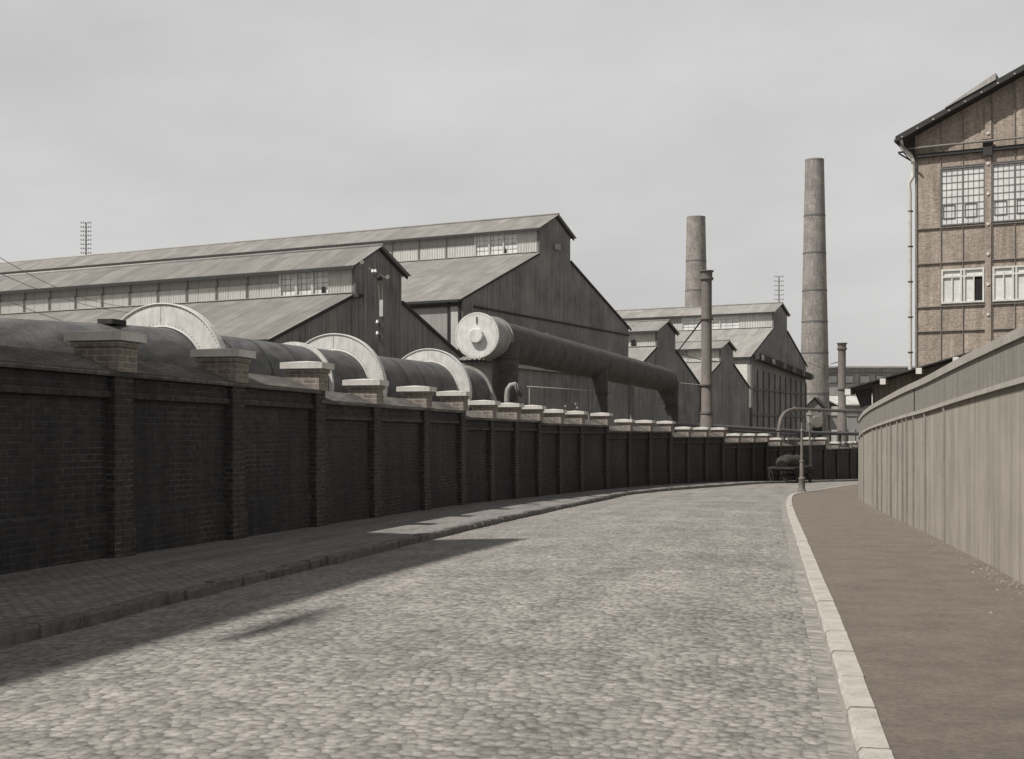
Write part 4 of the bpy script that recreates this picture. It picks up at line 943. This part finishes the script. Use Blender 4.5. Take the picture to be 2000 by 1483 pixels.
for q in range(9):
    t = .10 + q * 1.19; m = MB(); m.box(Pl(t, -.36, z00 + t * sl - .085), (.15, .70, .17), FD); r_ = m.build('rafter', 'brown_board', ls)
    m = MB(); m.box(Pl(t, .0, z00 + t * sl - .088), (.19, .03, .2), FD); m.build('rafter_end', 'white_paint', ls)
m = MB(); m.prism([Pl(.22, -.4, z00 - .03), Pl(.76, -.4, z00 + .08), Pl(.76, -.4, z00 - .62), Pl(.45, -.4, z00 - .6), Pl(.3, -.4, z00 - .2)], [Pl(.22, -.7, z00 - .03), Pl(.76, -.7, z00 + .08), Pl(.76, -.7, z00 - .62), Pl(.45, -.7, z00 - .6), Pl(.3, -.7, z00 - .2)]); m.build('eaves_bracket', 'dark_trim', ls)

# ------------------------------------------------------------------ posts on the street
def street_post(name, label, p, H, k_, lantern, cat='post'):
    root = thing(name, label, cat, p); x, y, z = p; m = MB()
    prof = [(0, .16), (.08, .16), (.1, .13), (H * .17, .115), (H * .18, .135), (H * .2, .135), (H * .21, .085), (H * .43, .075), (H * .435, .095), (H * .45, .095), (H * .455, .055), (H * .86, .042), (H * .87, .065), (H * .89, .065), (H * .9, .038), (H, .03)]
    m.tube([(x, y, z + h) for h, r in prof], [r * k_ for h, r in prof], 16); m.build('pole', 'post_iron', root)
    if lantern:
        zt__ = z + H - .1
        m = MB(); m.tube([(x, y, zt__ - .65), (x, y, zt__ - .15)], [.13, .22], 6, smooth=False); m.build('lantern_glass', 'pane', root)
        m = MB(); m.tube([(x, y, zt__ - .14), (x, y, zt__ + .02), (x, y, zt__ + .16)], [.27, .12, .05], 6, smooth=False); m.bar((x - .3, y, zt__ - .8), (x + .3, y, zt__ - .8), .035); m.build('lantern_roof', 'post_iron', root)
    return root
p = gp(1565, 966); p.x += 0.02; street_post('street_post', 'slim cast iron post with collars on the corner of the right pavement', (p.x, p.y, p.z + .1), 2.62, 1.0, False)
p = gp(1581.5, 941.5); street_post('street_lamp', 'distant gas lamp post standing near the far end of the wall', (p.x, p.y, p.z + .1), 4.55, 1.3, True, 'lamp')

# ------------------------------------------------------------------ cart by the wall
def cart():
    c = wall_at(66.3); t, n = frame(c); p = Vector((c[1], c[2], 0)) + n * 2.0; p.z = gz(p.y); root = thing('flat_cart', 'dark low cart with a covered load standing against the shaded far wall', 'cart', tuple(p))
    U = Vector((0, 0, 1)); P = lambda a, b, z: p + t * a + n * b + U * z
    m = MB(); m.box(P(0, 0, .95), (4.4, 1.6, .12), t); m.build('deck', 'wood_cart', root)
    m = MB(); m.tube([P(-1.9, 0, 1.12), P(-1.7, 0, 1.2), P(-.6, 0, 1.24), P(.3, 0, 1.18), P(1.3, 0, 1.22), P(1.7, 0, 1.12)], [.3, .46, .5, .44, .48, .28], 18); m.build('covered_load', 'wood_cart', root)
    m = MB(); m.bar(P(2.2, 0, .8), P(4.2, 0, .5), .09); m.build('drawbar', 'wood_cart', root)
    for a in (-1.4, 1.4):
        m = MB(); m.bar(P(a, -.85, .48), P(a, .85, .48), .09); m.build('axle', 'dark_trim', root)
        for sd in (-.8, .8):
            m = MB(); pts = [P(a + math.cos(q) * .45, sd, .48 + math.sin(q) * .45) for q in circ(24)]; pts.append(pts[0]); m.tube(pts, .04, 6, caps=False)
            for q in range(5): an = math.pi * q / 5; m.bar(P(a - math.cos(an) * .44, sd, .48 - math.sin(an) * .44), P(a + math.cos(an) * .44, sd, .48 + math.sin(an) * .44), .035)
            m.build('wheel', 'wood_cart', root)
cart()

# ------------------------------------------------------------------ poles with insulators
def telegraph(label, px, ytop, Y, rows_, half, dz, top_arm=False):
    X = (px - 1000) / F * Y; zt = (HZ - ytop) / F * Y; root = thing('telegraph_pole', label, 'telegraph pole', (X, Y, gz(Y)))
    m = MB(); m.tube([(X, Y, gz(Y)), (X, Y, zt + .1)], [.14, .08], 10); m.build('pole', 'dark_trim', root)
    for q in range(rows_):
        z = zt - q * dz; m = MB(); m.bar((X - half, Y, z), (X + half, Y, z), .045); arm = m.build('crossarm', 'dark_trim', root); WL[arm.name] = wloc(root)
        for dx in (-half + .05, -half * .45, half * .45, half - .05):
            m = MB(); m.tube([(X + dx, Y - .04, z), (X + dx, Y - .04, z + .1), (X + dx, Y - .04, z + .2)], [.03, .075, .04], 8); m.build('insulator', 'post_iron', arm)
telegraph('telegraph pole with eight crossarms above the long roofs at the left', 168, 436, 170, 8, .68, .56)
telegraph('telegraph pole with sparse crossarms above the farthest shed roof', 1521.5, 541, 215, 6, .75, .75)
# mast with plate and insulators before the nearest gable
ms = thing('insulator_mast', 'slim double rail mast with pale plate and white insulators behind the pipe', 'mast', (at(745, 850, 52).x, 52, gz(52)))
m = MB()
for px_ in (742.2, 747.6): t_ = at(px_, 600, 52); m.bar((t_.x, 52, gz(52)), t_, .045)
for q in range(9): m.bar(at(741.5, 700 - q * 11.5, 52), at(748.5, 700 - q * 11.5, 52), .03)
m.build('rail', 'rust_pipe', ms)
m = MB(); c = at(744.5, 602, 51.93); m.box(c, (.14, .05, .66)); m.build('plate', 'white_paint', ms)
m = MB(); m.tube([at(742, 587, 52), at(741, 570, 52), at(738, 553, 52), at(733, 541, 52), at(730, 537, 52)], .018, 8); m.tube([at(747, 587, 52), at(747, 545, 52)], .015, 6); m.tube([at(708, 517, 52), at(724, 527, 52), at(735, 533, 52), at(752, 543, 52)], .028, 8); m.build('curved_arm', 'post_iron', ms)
for px_, py_ in ((728, 529), (733.5, 529), (737, 628), (737, 650)):
    t_ = at(px_, py_, 51.9); m = MB(); m.tube([t_ + Vector((0, 0, -.06)), t_ + Vector((0, 0, .0)), t_ + Vector((0, 0, .06))], [.06, .055, .03], 12); m.build('insulator', 'porcelain', ms)
    m = MB(); m.tube([t_ + Vector((.03, 0, -.18)), t_ + Vector((.02, 0, -.07))], [.08, .05], 10); m.build('insulator_cap', 'dark_trim', ms)
m = MB(); c = at(740, 542, 51.9); m.tube([c + Vector((-.08, 0, .05)), c, c + Vector((.12, 0, -.08))], [.07, .12, .07], 14); m.build('lamp_housing', 'dark_trim', ms)
for px_, py_ in ((707, 512), (757, 541)):
    c = at(px_, py_, 51.9); m = MB(); m.tube([c + Vector((0, -.03, 0)), c + Vector((0, .03, 0))], .085, 16); m.build('end_disc', 'sleeve_iron', ms)
# thin wires sweeping in from the left edge
for (a, b, sag) in ((at(-60, 465, 40), at(262, 600, 62), .5), (at(-60, 505, 40), at(280, 612, 62), .4), (at(-80, 545, 40), at(250, 655, 62), .3)):
    m = MB(); pts = [a.lerp(b, q / 12) - Vector((0, 0, sag * 4 * (q / 12) * (1 - q / 12))) for q in range(13)]; m.tube(pts, .012, 5, caps=False)
    tag(m.build('overhead_wire', 'post_iron'), 'thin overhead wire sweeping across the pale panels of the nearest shed', 'wire', 'wires at the left edge')
for o in (st1,):
    m = MB(); m.tube([at(1326, 748, 84), at(1348, 750, 83), at(1369, 752, 82)], .03, 6); m.build('stay_rod', 'post_iron', o)
m = MB(); pts = [at(1575, 706, 165), at(1590, 713, 150), at(1606, 719, 135), at(1625, 722, 122), at(1637, 716, 112)]; m.tube(pts, .03, 5, caps=False)
tag(m.build('overhead_wire', 'dark_trim'), 'slack cable from the farthest big shed to the thin iron stack', 'wire')

# ------------------------------------------------------------------ added unseen building behind the left edge that casts the shade on the street
hd = Vector((math.sin(R(15)), math.cos(R(15)), 0)); ho = Vector((-math.cos(R(15)), math.sin(R(15)), 0))
gt = -1.6; CB = Vector((-14.75, 12.05, 0)); ht = 23.6
sb = thing('shade_building', 'tall flat roofed unseen brick building left of the street, added to shade it', 'building', (CB.x, CB.y, gt))
Pc = lambda a, b, z: CB + hd * a + ho * b + Vector((0, 0, gt + z))
m = MB(); m.prism([Pc(0, 0, -.2), Pc(-30, 0, -.2), Pc(-30, 14, -.2), Pc(0, 14, -.2)], [Pc(0, 0, ht), Pc(-30, 0, ht), Pc(-30, 14, ht), Pc(0, 14, ht)]); m.build('wall', 'pale_brick', sb)
m = MB(); m.prism([Pc(.1, -.1, ht - .4), Pc(-30.1, -.1, ht - .4), Pc(-30.1, 14.1, ht - .4), Pc(.1, 14.1, ht - .4)], [Pc(.1, -.1, ht + .02), Pc(-30.1, -.1, ht + .02), Pc(-30.1, 14.1, ht + .02), Pc(.1, 14.1, ht + .02)]); m.build('cornice', 'cap_stone', sb)
for r_ in range(4):
    for q in range(6):
        m = MB(); a = -3 - q * 4.6; m.box(Pc(a, -.05, 3.2 + r_ * 4.4), (2.2, .12, 2.6), hd); w_ = m.build('window', 'post_paint', sb); WL[w_.name] = wloc(sb)
        m = MB(); m.box(Pc(a, -.12, 3.2 + r_ * 4.4), (2.0, .05, 2.4), hd); m.build('pane', 'pane', w_)
m = MB(); m.tube([Pc(-11.8, 0.1, ht + 1.4), Pc(-10.8, 0.1, ht + 1.48), Pc(-9.5, 0.1, ht + 1.45)], [.05, .16, .03], 12); m.build('roof_shadow_bar', 'stack_iron', sb)  # added bar, shaped to cast the separate shadow blot on the road
m = MB()
for a in (-11.5, -9.9): m.tube([Pc(a, .2, ht), Pc(a, .2, ht + 1.4)], .02, 6)
m.build('shadow_bar_stay', 'stack_iron', sb)

# open panes in the roof monitors
for P_, B_, m1_, s0_, z0_, w_, h_ in ((P1, B1, 6.79, 2.05, 7.98, .22, .36), (P2, B2, 11.27, 2.95, 14.25, .24, .4)):
    m = MB(); m.box(P_(m1_ - .02, s0_, z0_), (w_, .04, h_), LD); m.build('open_pane', 'dark_void', B_)
m = MB(); m.box(P3(6.35, 2.3, 8.75), (.45, .06, .55), LD); m.build('open_pane', 'dark_void', B3)
# loose grit washed against the foot of the fence and along the kerb
rg = random.Random(11); m = MB()
for k_ in range(1500):
    q = fr[rg.randrange(len(fr))]; t, n = fnorm(min(len(fr) - 30, max(30, fr.index(q)))) if False else (None, None)
    k2 = rg.randrange(40, len(fr) - 40); q = fr[k2]; t, n = fnorm(k2)
    if q.y < 7 or q.y > 38: continue
    p = q + n * (0.06 + abs(rg.gauss(0, .16))); r = rg.uniform(.008, .026); z = gz(p.y) + .105
    a0 = rg.uniform(0, 6.28); c = [Vector((p.x + math.cos(a0 + j * 2.09) * r, p.y + math.sin(a0 + j * 2.09) * r, z - .004)) for j in range(3)]; top = Vector((p.x, p.y, z + r * .8))
    for j in range(3): m.face([c[j], c[(j + 1) % 3], top])
tag(m.build('grit', 'grit'), 'loose pale grit and pebbles along the foot of the fence', 'gravel', kind='stuff')
